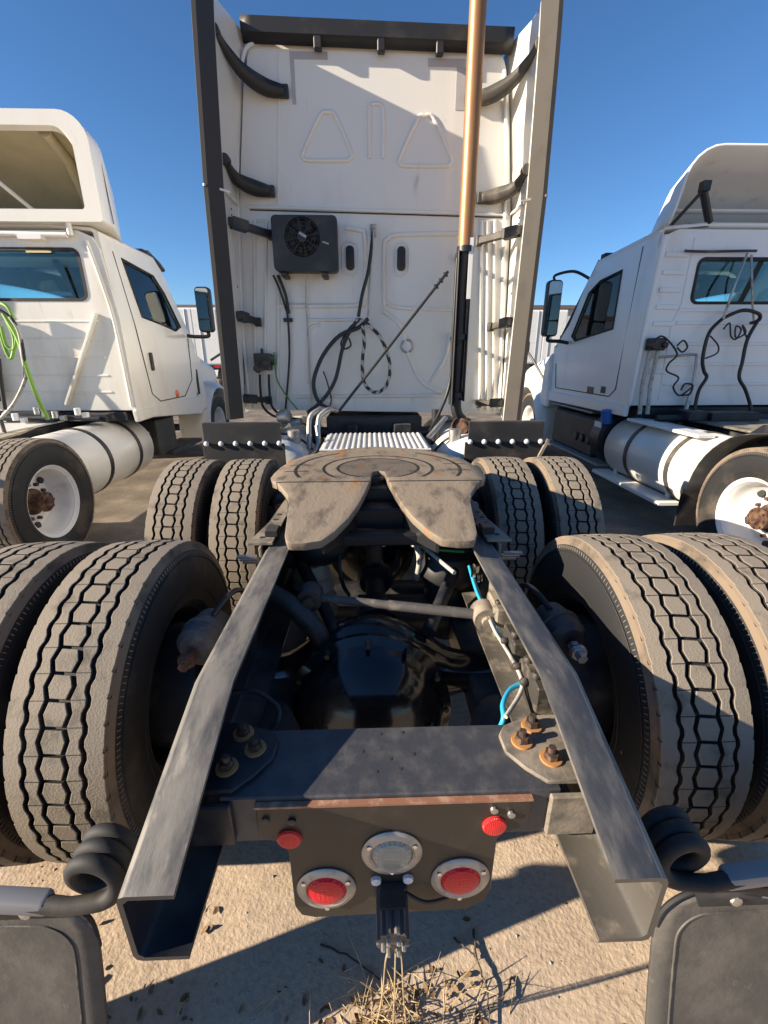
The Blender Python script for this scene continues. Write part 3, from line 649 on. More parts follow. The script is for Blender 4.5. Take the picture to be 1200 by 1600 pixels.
# air lines inside the frame
def hose(name, pts, r, m, parent=T, n=6, seg=8): 
    g = G(); g.tube(spline(pts, n), r, seg); return build(g, name, M[m], parent, smooth=60)
hose('air_line', [at(598, 828, Z=0.90), at(640, 845, Z=0.89), at(680, 858, Z=0.88), at(725, 862, Z=0.87)], 0.006, 'hose_green')
hose('air_line', [at(733, 885, Z=0.86), at(745, 925, Z=0.84), at(765, 965, Z=0.81), at(790, 1010, Z=0.80), at(808, 1042, Z=0.79)], 0.006, 'hose_blue')
hose('air_line', [at(815, 1068, Z=0.80), at(797, 1078, Z=0.80), at(786, 1100, Z=0.80), at(787, 1122, Z=0.79), at(780, 1140, Z=0.76)], 0.0065, 'hose_blue')
hose('air_line', [at(738, 900, Z=0.85), at(768, 975, Z=0.81), at(785, 1005, Z=0.81), at(800, 1030, Z=0.81), at(815, 1062, Z=0.81), at(812, 1085, Z=0.8), at(790, 1120, Z=0.80)], 0.0055, 'hose_white')
hose('air_line', [at(535, 843, Z=0.90), at(560, 838, Z=0.9), at(590, 842, Z=0.89), at(600, 852, Z=0.88)], 0.009, 'hose_white')
hose('air_line', [at(640, 845, Z=0.84), at(652, 858, Z=0.82), at(655, 880, Z=0.78), at(650, 905, Z=0.7)], 0.012, 'hose_white')
hose('air_line', [at(652, 845, Z=0.87), at(680, 870, Z=0.87), at(710, 895, Z=0.87)], 0.008, 'hose_white')
hose('air_line', [at(545, 840, Z=0.86), at(530, 870, Z=0.8), at(535, 910, Z=0.7), at(545, 930, Z=0.6)], 0.009, 'hose_black')
hose('air_line', [at(345, 1085, Z=0.84), at(395, 1080, Z=0.84), at(430, 1100, Z=0.82), at(436, 1120, Z=0.8), at(425, 1138, Z=0.78)], 0.006, 'hose_black')
# valve blocks and clutter bolted on the right rail
for px, py, sz in [(800, 1010, (0.05, 0.10, 0.09)), (815, 1050, (0.04, 0.05, 0.06)), (770, 960, (0.05, 0.07, 0.05)), (835, 1075, (0.05, 0.12, 0.1))]:
    p = at(px, py, Z=0.80); g = G(); g.box((0.385, p.y, 0.80), sz); g.cyl((0.36, p.y, 0.82), (0.34, p.y, 0.82), 0.012, n=6); g.cyl((0.37, p.y - 0.02, 0.84), (0.37, p.y - 0.02, 0.865), 0.012, n=8)
    build(g, 'air_valve', M['valve'], T, bevel=0.006)
g = G(); g.cyl((0.34, 1.36, 0.86), (0.34, 1.36, 0.885), 0.012, n=8); g.cyl((0.335, 1.40, 0.85), (0.335, 1.40, 0.90), 0.014, n=8); build(g, 'hose_fitting', M['chrome'], T)

# ---------------- fifth wheel
ZP = 1.12
def zpl(y): return ZP if y > 1.74 else ZP - (1.74 - y) * 0.28
half = [(0.0, 2.478), (0.10, 2.45), (0.2, 2.405), (0.29, 2.345), (0.37, 2.25), (0.43, 2.14), (0.46, 2.03), (0.47, 1.93), (0.468, 1.85), (0.452, 1.79), (0.40, 1.715), (0.362, 1.65), (0.345, 1.58), (0.338, 1.48), (0.332, 1.40), (0.318, 1.364), (0.265, 1.358), (0.205, 1.37), (0.165, 1.415), (0.118, 1.495), (0.085, 1.575), (0.062, 1.65), (0.038, 1.75), (0.032, 1.85), (0.025, 1.90), (0.0, 1.918)]
def inner_pt(i):     # interior partner used to lay quads from rim to throat
    return half[i]
g = G(); n = len(half)
for s in (-1, 1):
    outer = half[:16]; throat = half[15:]
    # dense strip grid: rows in y, columns between outer edge and throat/centre line
    ysr = sorted(set([2.478 - 0.0001] + [p[1] for p in half if 1.358 < p[1] < 2.47] + [1.3585]), reverse=True)
    def xo(y):
        for (x0, y0), (x1, y1) in zip(outer, outer[1:]):
            if y1 <= y <= y0: return x0 + (x1 - x0) * ((y0 - y) / (y0 - y1 + 1e-9))
        return 0.30
    def xi(y):
        if y >= 1.918: return 0.0
        t = half[16:]
        for (x0, y0), (x1, y1) in zip(t, t[1:]):
            if y0 <= y <= y1: return x0 + (x1 - x0) * ((y - y0) / (y1 - y0 + 1e-9))
        return 0.265
    nc = 8; base = len(g.v)
    for y in ysr:
        a, b_ = xi(y), xo(y)
        for k in range(nc + 1):
            x = a + (b_ - a) * k / nc
            g.v.append((s * x, y, zpl(y) - 0.012 * max(0, (x - 0.40) / 0.07) ** 2 * (1 if y < 2.2 else 0.6)))
    for j in range(len(ysr) - 1):
        for k in range(nc):
            q = base + j * (nc + 1) + k; f = (q, q + 1, q + nc + 2, q + nc + 1)
            g.face(f)
fwp = build(g, 'fifth_wheel_plate', M['fifth'], T, smooth=40)
md = fwp.modifiers.new('weld', 'WELD'); md.merge_threshold = 0.0006
md = fwp.modifiers.new('solid', 'SOLIDIFY'); md.thickness = 0.032; md.offset = 1 if False else -1
md = fwp.modifiers.new('bev', 'BEVEL'); md.width = 0.006; md.segments = 2; md.limit_method = 'ANGLE'; md.angle_limit = 0.7
# skirts, lock jaw, side ears, pedestal brackets and slide rails
g = G()
for s in (-1, 1):
    g.prism([(s * 0.05, 1.80), (s * 0.12, 1.56), (s * 0.2, 1.43), (s * 0.215, 1.44), (s * 0.14, 1.58), (s * 0.075, 1.81)], 'z', 0.93, 1.03)
g.box((0, 1.86, 1.01), (0.30, 0.16, 0.13)); g.box((0, 1.70, 0.985), (0.22, 0.10, 0.09)); g.cyl((-0.02, 1.9, 1.05), (-0.02, 1.9, 1.10), 0.05)
g.box((0, 2.2, 1.02), (0.6, 0.3, 0.12)); g.box((0, 1.56, 0.945), (0.42, 0.06, 0.05))
build(g, 'lock_jaw', M['hose_black'], fwp, bevel=0.008)
for s in (-1, 1):
    # perforated angle bolted along the outside of the frame
    g = G()
    g.prism([(s * 0.405, 1.52), (s * 0.50, 1.52), (s * 0.465, 1.75), (s * 0.44, 2.5), (s * 0.405, 2.5)], 'z', 0.936, 0.948)
    g.prism([(s * 0.445, 0.80), (s * 0.455, 0.80), (s * 0.455, 0.936), (s * 0.445, 0.936)], 'y', 1.5, 2.5)
    pr = build(g, 'slide_rail', M['bracket'], fwp, bevel=0.002)
    for k in range(5):
        y = 1.57 + k * 0.065; x = s * (0.455 - k * 0.004)
        g = G(); g.lathe([(0.001, 0.948), (0.011, 0.948), (0.0105, 0.9492), (0.001, 0.9492)], (x, y, 0), (0, 0, 1), 12); build(g, 'rail_hole', M['seat'], fwp)
    g = G(); g.prism([(1.78, 0.948), (2.14, 0.948), (2.04, 1.085), (1.88, 1.085)], 'x', s * 0.40, s * 0.36); g.cyl((s * 0.34, 1.96, 1.06), (s * 0.47, 1.96, 1.06), 0.035); build(g, 'pedestal', M['chassis'], fwp, bevel=0.005)
    g = G(); g.box((s * 0.42, 1.60, 0.962), (0.05, 0.06, 0.028)); build(g, 'slide_stop', M['black'], fwp, bevel=0.003)
    for k in range(3):
        g = G(); g.box((s * 0.50, 1.50 + 0.03 * k, 0.90 - k * 0.025), (0.07, 0.02, 0.008)); build(g, 'shim_plate', M['steel'], fwp)

# ---------------- rear mud flap hangers: torsion coil, arm, flap
for s in (-1, 1):
    cx, cz = s * 0.545, 0.705
    pts = []; N_ = 84; turns = 3.0
    for i in range(N_ + 1):
        t = i / N_; a = -PI / 2 * 0 + t * turns * 2 * PI
        pts.append((cx + s * math.sin(a) * 0.043, 0.615 - t * 0.082, cz - math.cos(a) * 0.043))
    yl = 0.615 - 0.082
    pts += [(cx + s * 0.05, yl - 0.004, cz - 0.044), (cx + s * 0.12, yl + 0.004, cz - 0.043), (cx + s * 0.25, yl + 0.02, cz - 0.041)]
    g = G(); g.tube(pts, 0.0148, 12); hg = build(g, 'spring_hanger', M['rubber'], T, smooth=60)
    g = G(); g.cyl((s * 0.432, 0.60, cz - 0.047), (s * 0.55, 0.615, cz - 0.047), 0.016, n=12); g.lathe([(0.001, 0), (0.018, 0), (0.018, 0.012), (0.001, 0.012)], (s * 0.433, 0.585, cz + 0.03), (s, 0, 0), 6); build(g, 'mount_bolt', M['sticker'], hg)
    g = G(); g.beam((cx + s * 0.085, yl + 0.004, cz - 0.044), (cx + s * 0.75, yl + 0.045, cz - 0.03), 0.034, 0.034); build(g, 'hanger_arm', M['grey_arm'], hg, bevel=0.008, segs=2)
    FX = 0.60 if s > 0 else 0.635; ZT = 0.47 if s > 0 else 0.515; g = G(); nz = 14; nx = 16
    def fy(t, u): return 0.625 - 0.10 * (1 - u) ** 1.3 + 0.012 * math.sin(t * 5 + s) * (1 - u) - 0.006 * math.cos(t * 3)
    for j in range(nz + 1):
        u = j / nz; z = 0.03 + (ZT - 0.03) * u
        for i in range(nx + 1):
            t = i / nx; cut = max(0, (z - ZT + 0.10) / 0.10); inset = 0.085 * (1 - math.sqrt(max(0, 1 - min(1, cut) ** 2)))
            x = FX + inset + (1.27 - FX - inset) * t
            g.v.append((s * x, fy(t, u), z))
    for j in range(nz):
        for i in range(nx): q = j * (nx + 1) + i; g.face((q, q + 1, q + nx + 2, q + nx + 1))
    fp = build(g, 'mud_flap', M['flap'], T, smooth=80, solid=0.011)
    g = G(); g.loft([[(s * 0.72, yl + 0.015, cz - 0.06), (s * 1.25, yl + 0.04, cz - 0.045)], [(s * 0.66, 0.60, ZT + 0.03), (s * 1.25, 0.61, ZT + 0.03)], [(s * 0.69, 0.612, ZT - 0.03), (s * 1.25, 0.612, ZT - 0.03)]], closed=False); build(g, 'clamp_plate', M['chassis'], fp, solid=0.008)
    g = G(); g.tube(spline([(s * (FX + .004), 0.605, ZT - .125), (s * (FX + .012), 0.612, ZT - .045), (s * (FX + .06), 0.616, ZT + .003), (s * (FX + .125), 0.616, ZT + .012)]), 0.006, 6); build(g, 'edge_bead', M['rubber'], fp)
    g = G(); P = [(FX + 0.05, 0.06 + (ZT - 0.2) * q_ / 6) for q_ in range(6)] + [(FX + 0.12 - 0.07 * math.cos(a_), ZT - 0.125 + 0.07 * math.sin(a_)) for a_ in (0, 0.4, 0.8, 1.2, 1.57)] + [(FX + 0.12 + (1.2 - FX - 0.12) * q_ / 6, ZT - 0.055) for q_ in range(1, 7)]
    g.tube(spline([(s * x_, fy((x_ - FX) / (1.27 - FX), (z_ - 0.03) / (ZT - 0.03)) - 0.006, z_) for x_, z_ in P], 6), 0.0028, 6); build(g, 'moulded_rib', M['flap'], fp, smooth=60)
    for k in range(4):
        g = G(); x_ = s * (0.76 + 0.13 * k); g.lathe([(0.001, 0), (0.014, 0), (0.012, 0.007), (0.001, 0.009)], (x_, 0.604, ZT + 0.0), (0, -1, 0.1), 8); build(g, 'clamp_bolt', M['steel'], fp)
    g = G(); g.box((s * 0.80, 0.553, 0.565), (0.06, 0.003, 0.06), Matrix.Rotation(0.55, 3, 'X')); build(g, 'sticker', M['sticker'], fp)
    g = G(); g.box((s * 0.81, 0.549, 0.56), (0.03, 0.003, 0.016), Matrix.Rotation(0.55, 3, 'X')); build(g, 'sticker_print', M['sticker_red'], fp)

# ---------------- front flap bars ahead of the drive wheels, tanks, deck plate
for s in (-1, 1):
    g = G(); g.box((s * 0.97, 3.235, 1.072), (0.56, 0.014, 0.145)); g.box((s * 0.97, 3.26, 1.148), (0.56, 0.06, 0.008)); fb = build(g, 'flap_bar', M['black'], T, bevel=0.002)
    g = G(); g.box((s * 0.97, 3.243, 0.68), (0.60, 0.012, 0.64)); build(g, 'front_flap', M['rubber'], fb, bevel=0.003)
    for k in range(6):
        g = G(); x = s * (0.705 + k * 0.106); g.lathe([(0.001, 0.0), (0.019, 0.0), (0.018, 0.008), (0.012, 0.016), (0.001, 0.019)], (x, 3.228, 1.004), (0, -1, 0), 14); build(g, 'bolt_cap', M['white_metal'], fb)
    # white cylindrical tank
    g = G(); cx, cz, R_ = s * 0.80, 0.66, 0.335
    g.lathe([(0.001, 3.36), (0.22, 3.37), (0.31, 3.39), (R_, 3.43), (R_, 4.9), (0.001, 4.92)], (cx, 0, cz), (0, 1, 0), 44); tk = build(g, 'fuel_tank', M['white_cool'], T, smooth=50)
    for y in (3.7, 4.4):
        g = G(); g.lathe([(R_ + 0.002, y - 0.03), (R_ + 0.007, y - 0.03), (R_ + 0.007, y + 0.03), (R_ + 0.002, y + 0.03)], (cx, 0, cz), (0, 1, 0), 44, closed=True); build(g, 'tank_strap', M['black'], tk)
    g = G(); g.box((s * 1.0, 3.75, 1.035), (0.44, 0.6, 0.02)); build(g, 'step_plate', M['tan'], tk, bevel=0.005)
    g = G(); g.cyl((s * 0.65, 3.55, 0.95), (s * 0.65, 3.55, 1.05), 0.05); build(g, 'tank_cap', M['steel'], tk, bevel=0.004)
g = G(); g.box((1.25, 3.22, 0.93), (0.02, 0.02, 0.2), Matrix.Rotation(0.4, 3, 'Y')); build(g, 'flap_stay', M['bracket'], T)
g = G(); g.box((0, 3.36, 0.99), (0.78, 0.66, 0.012)); dp = build(g, 'deck_plate', M['white_plate'], T, bevel=0.002)
for k in range(19):
    g = G(); g.box((-0.36 + k * 0.04, 3.36, 1.0), (0.018, 0.64, 0.010)); build(g, 'deck_ridge', M['white_plate'], dp, bevel=0.003)
# gear behind the deck plate and under the cab
g = G(); g.box((0, 4.35, 0.92), (0.86, 0.7, 0.35)); g.box((-0.2, 3.95, 0.98), (0.1, 0.1, 0.12)); g.box((0.25, 3.98, 0.99), (0.16, 0.1, 0.1)); g.cyl((-0.6, 4.05, 0.95), (0.6, 4.05, 0.95), 0.05); build(g, 'cab_mount', M['chassis'], T, bevel=0.01)
for x in (-0.55, 0.55):
    g = G(); g.cyl((x, 3.95, 0.85), (x, 3.95, 1.16), 0.04); build(g, 'cab_damper', M['chassis'], T)

# ---------------- sleeper cab (leans a little on its mounts)
LEAN = math.radians(1.15)
WY = 4.10
def ln(x, y, z): return (x * math.cos(LEAN) + (z - 1.0) * math.sin(LEAN), y, (z - 1.0) * math.cos(LEAN) - x * math.sin(LEAN) + 1.0)
def wl(px, py, off=0.0): return at(px, py, Y=WY - off)
def hwid(z): return 1.17 - (z - 1.1) * 0.055 - max(0, z - 2.7) * 0.075
sec = []
zs = [1.13, 1.5, 2.0, 2.5, 2.7, 3.0, 3.3, 3.55]
prof = [(hwid(z), z) for z in zs]; r = 0.2; xt = hwid(3.55)
prof += [(xt - 0.02 - r + r * math.cos(a), 3.56 + r * math.sin(a)) for a in [i * PI / 2 / 6 for i in range(0, 7)]]
loop = prof + [(-x, z) for x, z in reversed(prof)]
g = G()
def csec(y, sc, top): return [ln(x * sc, y, z if z < 3.3 else 3.3 + (z - 3.3) * top) for x, z in loop]
g.loft([csec(WY, 1, 1), csec(WY + 0.02, 1.004, 1.01), csec(WY + 1.6, 1.03, 1.4), csec(WY + 2.4, 1.0, 0.6)], cap0=True, cap1=True)
cab = build(g, 'sleeper_cab', M['white'], T, smooth=40)
# seam between roof cap and lower wall (a recessed dark joint under a lip) and folded edges
g = G(); a_, b_ = ln(-1.0, WY - 0.004, 2.68), ln(1.05, WY - 0.004, 2.68); g.beam(a_, b_, 0.006, 0.008, (0, 0, 1)); build(g, 'panel_seam', M['seat'], cab)
g = G(); g.beam(ln(-1.03, WY - 0.005, 2.70), ln(1.06, WY - 0.005, 2.70), 0.012, 0.022); build(g, 'roof_cap_lip', M['white'], cab, bevel=0.004)
def ridge(pts, r=0.011, closed=False, sm=4, name='pressed_ridge', flat=1.0):
    P = [wl(x, y, 0.0) for x, y in pts]; g = G(); g.tube(spline(P, sm, closed), r * 1.2, 8, closed=closed, flat=flat); return build(g, name, M['white'], cab, smooth=60)
ridge([(500, 181), (512, 176), (524, 181), (548, 238), (546, 248), (538, 251), (484, 251), (475, 247), (474, 238)], 0.013, True)
ridge([(652, 187), (664, 182), (678, 186), (704, 246), (702, 256), (694, 260), (634, 259), (625, 255), (625, 246)], 0.013, True)
ridge([(577, 248), (577, 166)], 0.012, sm=1); ridge([(598, 248), (598, 172), (590, 163), (580, 163)], 0.012, sm=3)
ridge([(600, 480), (600, 388), (606, 374), (622, 367), (716, 365)], 0.016); ridge([(540, 356), (562, 360), (570, 372), (570, 465), (560, 476), (535, 478), (432, 478)], 0.016)
ridge([(600, 468), (612, 478), (640, 482), (712, 484)], 0.014); ridge([(598, 486), (626, 510), (640, 560), (660, 598), (690, 612)], 0.016); ridge([(704, 520), (695, 560), (672, 598)], 0.012)
ridge([(480, 500), (560, 500)], 0.012); ridge([(480, 600), (482, 520), (500, 508)], 0.012); ridge([(436, 345), (434, 640)], 0.014); ridge([(416, 345), (413, 640)], 0.012); ridge([(398, 345), (398, 640)], 0.012)
ridge([(402, 345), (420, 345)], 0.01, sm=1); ridge([(460, 620), (690, 618)], 0.014, sm=1)
ridge([(436, 80), (434, 318)], 0.006, sm=1)
for x in (752, 762, 773): ridge([(x, 345), (x - 2, 640)], 0.013)
ridge([(748, 345), (775, 345)], 0.01, sm=1)
# tubes running down both rear corners
for pts, m_ in [([(372, 110), (370, 240), (374, 400), (378, 500), (386, 590), (392, 640)], 'white_metal'), ([(408, 60), (388, 72), (381, 84), (376, 115)], 'white_metal'), ([(788, 110), (791, 240), (787, 400), (783, 560), (780, 640)], 'white_metal')]:
    g = G(); g.tube(spline([wl(x, y, 0.02) for x, y in pts], 5), 0.014, 8); build(g, 'corner_tube', M[m_], cab, smooth=60)
# tape residue marks
for x0, y0, x1, y1 in [(452, 80, 512, 93), (453, 93, 463, 163), (669, 91, 727, 105), (714, 105, 725, 172)]:
    a = wl(x0, y0, 0.003); b = wl(x1, y1, 0.003); g = G(); g.box(((a.x + b.x) / 2, WY - 0.002, (a.z + b.z) / 2), (abs(b.x - a.x), 0.003, abs(a.z - b.z))); build(g, 'tape_mark', M['tape'], cab)
# grab slots
for x, y in [(547, 403), (627, 404)]:
    p = wl(x, y, 0.02); g = G(); pl = rrect(p.x - 0.034, p.x + 0.034, p.z - 0.088, p.z + 0.088, 0.03); g.prism(pl, 'y', WY - 0.03, WY + 0.01); hv = build(g, 'wall_vent', M['black'], cab, bevel=0.006, segs=2)
    g = G()
    for k in range(4): g.box((p.x, WY - 0.032, p.z - 0.05 + k * 0.033), (0.045, 0.006, 0.014))
    build(g, 'vent_slat_set', M['seat'], cab)
    pl = rrect(p.x - 0.065, p.x + 0.065, p.z - 0.13, p.z + 0.12, 0.06, 4); g = G(); g.tube([(x_, WY, z_) for x_, z_ in pl], 0.008, 6, closed=True); build(g, 'pressed_ridge', M['white'], cab, smooth=60)
# condenser unit with fan
a = wl(422, 335, 0.17); b = wl(529, 424, 0.17); cx, cz = (a.x + b.x) / 2, (a.z + b.z) / 2; bw, bh = b.x - a.x, a.z - b.z
FY = WY - 0.17; fc = wl(472, 370, 0.17); FR = 0.135
g = G(); circ = [(fc.x + FR * math.cos(2 * PI * k / 32), fc.z + FR * math.sin(2 * PI * k / 32)) for k in range(32)]
g.holed(rrect(a.x, b.x, b.z, a.z, 0.035, 4), circ, 'y', FY, FY + 0.05); g.prism(rrect(a.x + 0.004, b.x - 0.004, b.z + 0.004, a.z - 0.004, 0.033, 4), 'y', FY + 0.05, WY - 0.03)
cu = build(g, 'condenser_unit', M['black'], cab, bevel=0.004)
for k in range(7):
    an = 2 * PI * k / 7; g = G(); c_ = Vector((fc.x, FY + 0.03, fc.z)); d_ = Vector((math.cos(an), 0, math.sin(an))); e_ = Vector((-math.sin(an), 0, math.cos(an)))
    g.add([c_ + d_ * 0.03 - e_ * 0.02, c_ + d_ * 0.125 - e_ * 0.05 + Vector((0, 0.012, 0)), c_ + d_ * 0.125 + e_ * 0.02 - Vector((0, 0.01, 0)), c_ + d_ * 0.03 + e_ * 0.01], [(0, 1, 2, 3)]); build(g, 'fan_blade', M['black'], cab, solid=0.004)
for rr_ in (0.05, 0.075, 0.10, 0.125):
    g = G(); g.tube([(fc.x + rr_ * math.cos(2 * PI * k / 32), FY + 0.004, fc.z + rr_ * math.sin(2 * PI * k / 32)) for k in range(32)], 0.003, 5, closed=True); build(g, 'fan_guard_ring', M['black'], cab)
g = G()
for k in range(8): an = 2 * PI * k / 8 + 0.2; g.beam((fc.x + 0.03 * math.cos(an), FY + 0.004, fc.z + 0.03 * math.sin(an)), (fc.x + 0.135 * math.cos(an), FY + 0.004, fc.z + 0.135 * math.sin(an)), 0.006, 0.006, (0, 1, 0))
build(g, 'fan_guard_spoke', M['black'], cab)
g = G(); g.lathe([(0.001, 0.0), (0.04, 0.0), (0.038, 0.012), (0.001, 0.016)], (fc.x, FY + 0.008, fc.z), (0, -1, 0), 20); build(g, 'fan_hub', M['black'], cab)
g = G(); g.box((fc.x + 0.005, FY - 0.009, fc.z + 0.012), (0.06, 0.002, 0.018), Matrix.Rotation(0.5, 3, 'Y')); g.box((fc.x + 0.18, FY - 0.002, fc.z - 0.04), (0.05, 0.003, 0.012), Matrix.Rotation(0.3, 3, 'Y')); build(g, 'maker_mark', M['steel'], cab)
for x in (446, 508):
    p = wl(x, 431, 0.1); g = G(); g.box((p.x, WY - 0.08, p.z), (0.045, 0.16, 0.03)); build(g, 'unit_foot', M['black'], cab, bevel=0.004)
# round port
p = wl(636, 541); g = G(); g.lathe([(0.034, 0), (0.06, 0), (0.06, 0.012), (0.05, 0.018), (0.042, 0.016)], (p.x, WY, p.z), (0, -1, 0), 30, closed=True); build(g, 'port_ring', M['steel'], cab)
g = G(); g.lathe([(0.001, 0.006), (0.042, 0.006), (0.04, 0.012), (0.001, 0.014)], (p.x, WY, p.z), (0, -1, 0), 24); build(g, 'port_cover', M['white_metal'], cab)
# hose hanger and looms
def whose(name, pts, r, m, n=6):      # points (px, py, stand-off)
    g = G(); g.tube(spline([wl(x, y, o) for x, y, o in pts], n), r, 8); return build(g, name, M[m], cab, smooth=60)
p = wl(583, 355, 0.03); g = G(); g.cyl((p.x, WY, p.z), (p.x, WY - 0.05, p.z), 0.018, n=10); g.box((p.x, WY - 0.01, p.z - 0.02), (0.05, 0.02, 0.09)); build(g, 'hose_hook', M['steel'], cab, bevel=0.004)
whose('hanger_strap', [(584, 358, 0.05), (581, 400, 0.06), (578, 440, 0.06), (575, 500, 0.07)], 0.008, 'steel')
whose('hanger_spring', [(583, 362, 0.04), (576, 420, 0.08), (566, 460, 0.09), (560, 495, 0.09)], 0.014, 'hose_black')
def spiral(name, pts, r, m1, m2):
    P = spline([wl(x, y, o) for x, y, o in pts], 10); g = G(); L = len(P); nn = 8
    g.tube(P, r, nn)
    for i, f in enumerate(g.f):
        if len(f) == 4:
            seg = i // nn; k = i % nn
            g.m[i] = 1 if ((seg * 1.4 + k) % 8) < 3.6 else 0
    return build(g, name, [M[m1], M[m2]], cab, smooth=60)
spiral('coiled_cord', [(556, 500, 0.10), (570, 503, 0.11), (596, 530, 0.12), (609, 570, 0.12), (604, 602, 0.12), (587, 613, 0.12), (570, 600, 0.12), (566, 570, 0.12), (569, 535, 0.11), (566, 508, 0.10)], 0.015, 'hose_black', 'cord_pale')
spiral('coiled_cord', [(560, 498, 0.09), (545, 520, 0.10), (535, 545, 0.10), (525, 590, 0.11), (512, 615, 0.11), (497, 632, 0.12), (480, 645, 0.14)], 0.016, 'hose_black', 'chassis')
whose('air_hose', [(575, 498, 0.09), (560, 512, 0.10), (530, 525, 0.11), (505, 555, 0.12), (491, 590, 0.12), (492, 615, 0.13), (502, 632, 0.14), (520, 640, 0.16)], 0.017, 'hose_black')
whose('air_hose', [(566, 500, 0.08), (548, 510, 0.08), (533, 535, 0.08), (538, 545, 0.08), (548, 540, 0.08), (545, 528, 0.08)], 0.007, 'hose_black')
whose('air_hose', [(505, 580, 0.08), (512, 600, 0.08), (517, 630, 0.08), (500, 655, 0.1)], 0.006, 'hose_black')
whose('air_hose', [(427, 430, 0.05), (436, 450, 0.04), (446, 480, 0.03), (450, 500, 0.03), (452, 560, 0.03), (446, 640, 0.03)], 0.009, 'hose_black')
whose('air_hose', [(434, 430, 0.06), (446, 460, 0.05), (451, 490, 0.04)], 0.012, 'hose_black')
whose('condenser_pipe', [(478, 428, 0.06), (478, 470, 0.03), (482, 540, 0.02), (487, 640, 0.02)], 0.006, 'steel')
whose('brake_pipe', [(428, 550, 0.08), (432, 590, 0.06), (445, 615, 0.05), (465, 640, 0.08)], 0.006, 'hose_green')
g = G(); p = wl(450, 500, 0.02); g.box((p.x, WY - 0.02, p.z), (0.075, 0.03, 0.03)); build(g, 'hose_clip', M['black'], cab, bevel=0.004)
p = wl(412, 575, 0.05)
g = G(); g.box((p.x, WY - 0.05, p.z + 0.05), (0.14, 0.08, 0.14)); g.cyl((p.x - 0.05, WY - 0.12, p.z), (p.x - 0.05, WY - 0.04, p.z - 0.02), 0.026); g.cyl((p.x + 0.03, WY - 0.12, p.z + 0.04), (p.x + 0.03, WY - 0.04, p.z + 0.04), 0.03); g.cyl((p.x + 0.08, WY - 0.08, p.z + 0.1), (p.x + 0.08, WY - 0.02, p.z + 0.03), 0.022); g.cyl((p.x, WY - 0.06, p.z + 0.1), (p.x, WY - 0.06, p.z + 0.16), 0.012)
build(g, 'gladhand_block', M['bracket_brown'], cab, bevel=0.006)
for x in (406, 420): whose('gladhand_hose', [(x, 585, 0.06), (x + 1, 610, 0.06), (x + 5, 635, 0.10), (x + 22, 650, 0.14), (x + 50, 655, 0.16)], 0.011, 'hose_black')
# junction, pale pipes
p = wl(445, 647, 0.25); g = G(); g.lathe([(0.001, 0), (0.05, 0.01), (0.06, 0.05), (0.06, 0.1), (0.03, 0.12), (0.001, 0.12)], p + Vector((-0.06, 0, -0.03)), (1, -0.3, 0.2), 20); g.cyl(p + Vector((0.05, 0, -0.08)), p + Vector((0.14, -0.02, -0.06)), 0.03); build(g, 'air_dryer', M['steel'], T, smooth=40)
for dx in (0, 14):
    hose('bent_pipe', [wl(484 + dx, 700, 0.5), wl(483 + dx, 668, 0.45), wl(486 + dx, 650, 0.42), wl(500 + dx, 640, 0.38), wl(512 + dx, 642, 0.3)], 0.022, 'steel', T)
hose('bent_pipe', [wl(495, 665, 0.45), wl(498, 690, 0.5), wl(492, 705, 0.55), wl(484, 712, 0.6)], 0.02, 'steel', T)
# diagonal prop from stack clamp to deck
p0 = wl(700, 424, 0.22); p1 = wl(530, 642, 0.22); g = G(); g.tube([p0, p0.lerp(p1, 0.6), p1], 0.012, 10); pr = build(g, 'stack_brace', M['hose_black'], T)
g = G()
for t in (0.02, 0.06, 0.1): g.lathe([(0.012, -0.012), (0.025, 0), (0.012, 0.012)], p0.lerp(p1, t), p1 - p0, 12)
build(g, 'brace_collar', M['chassis'], pr)

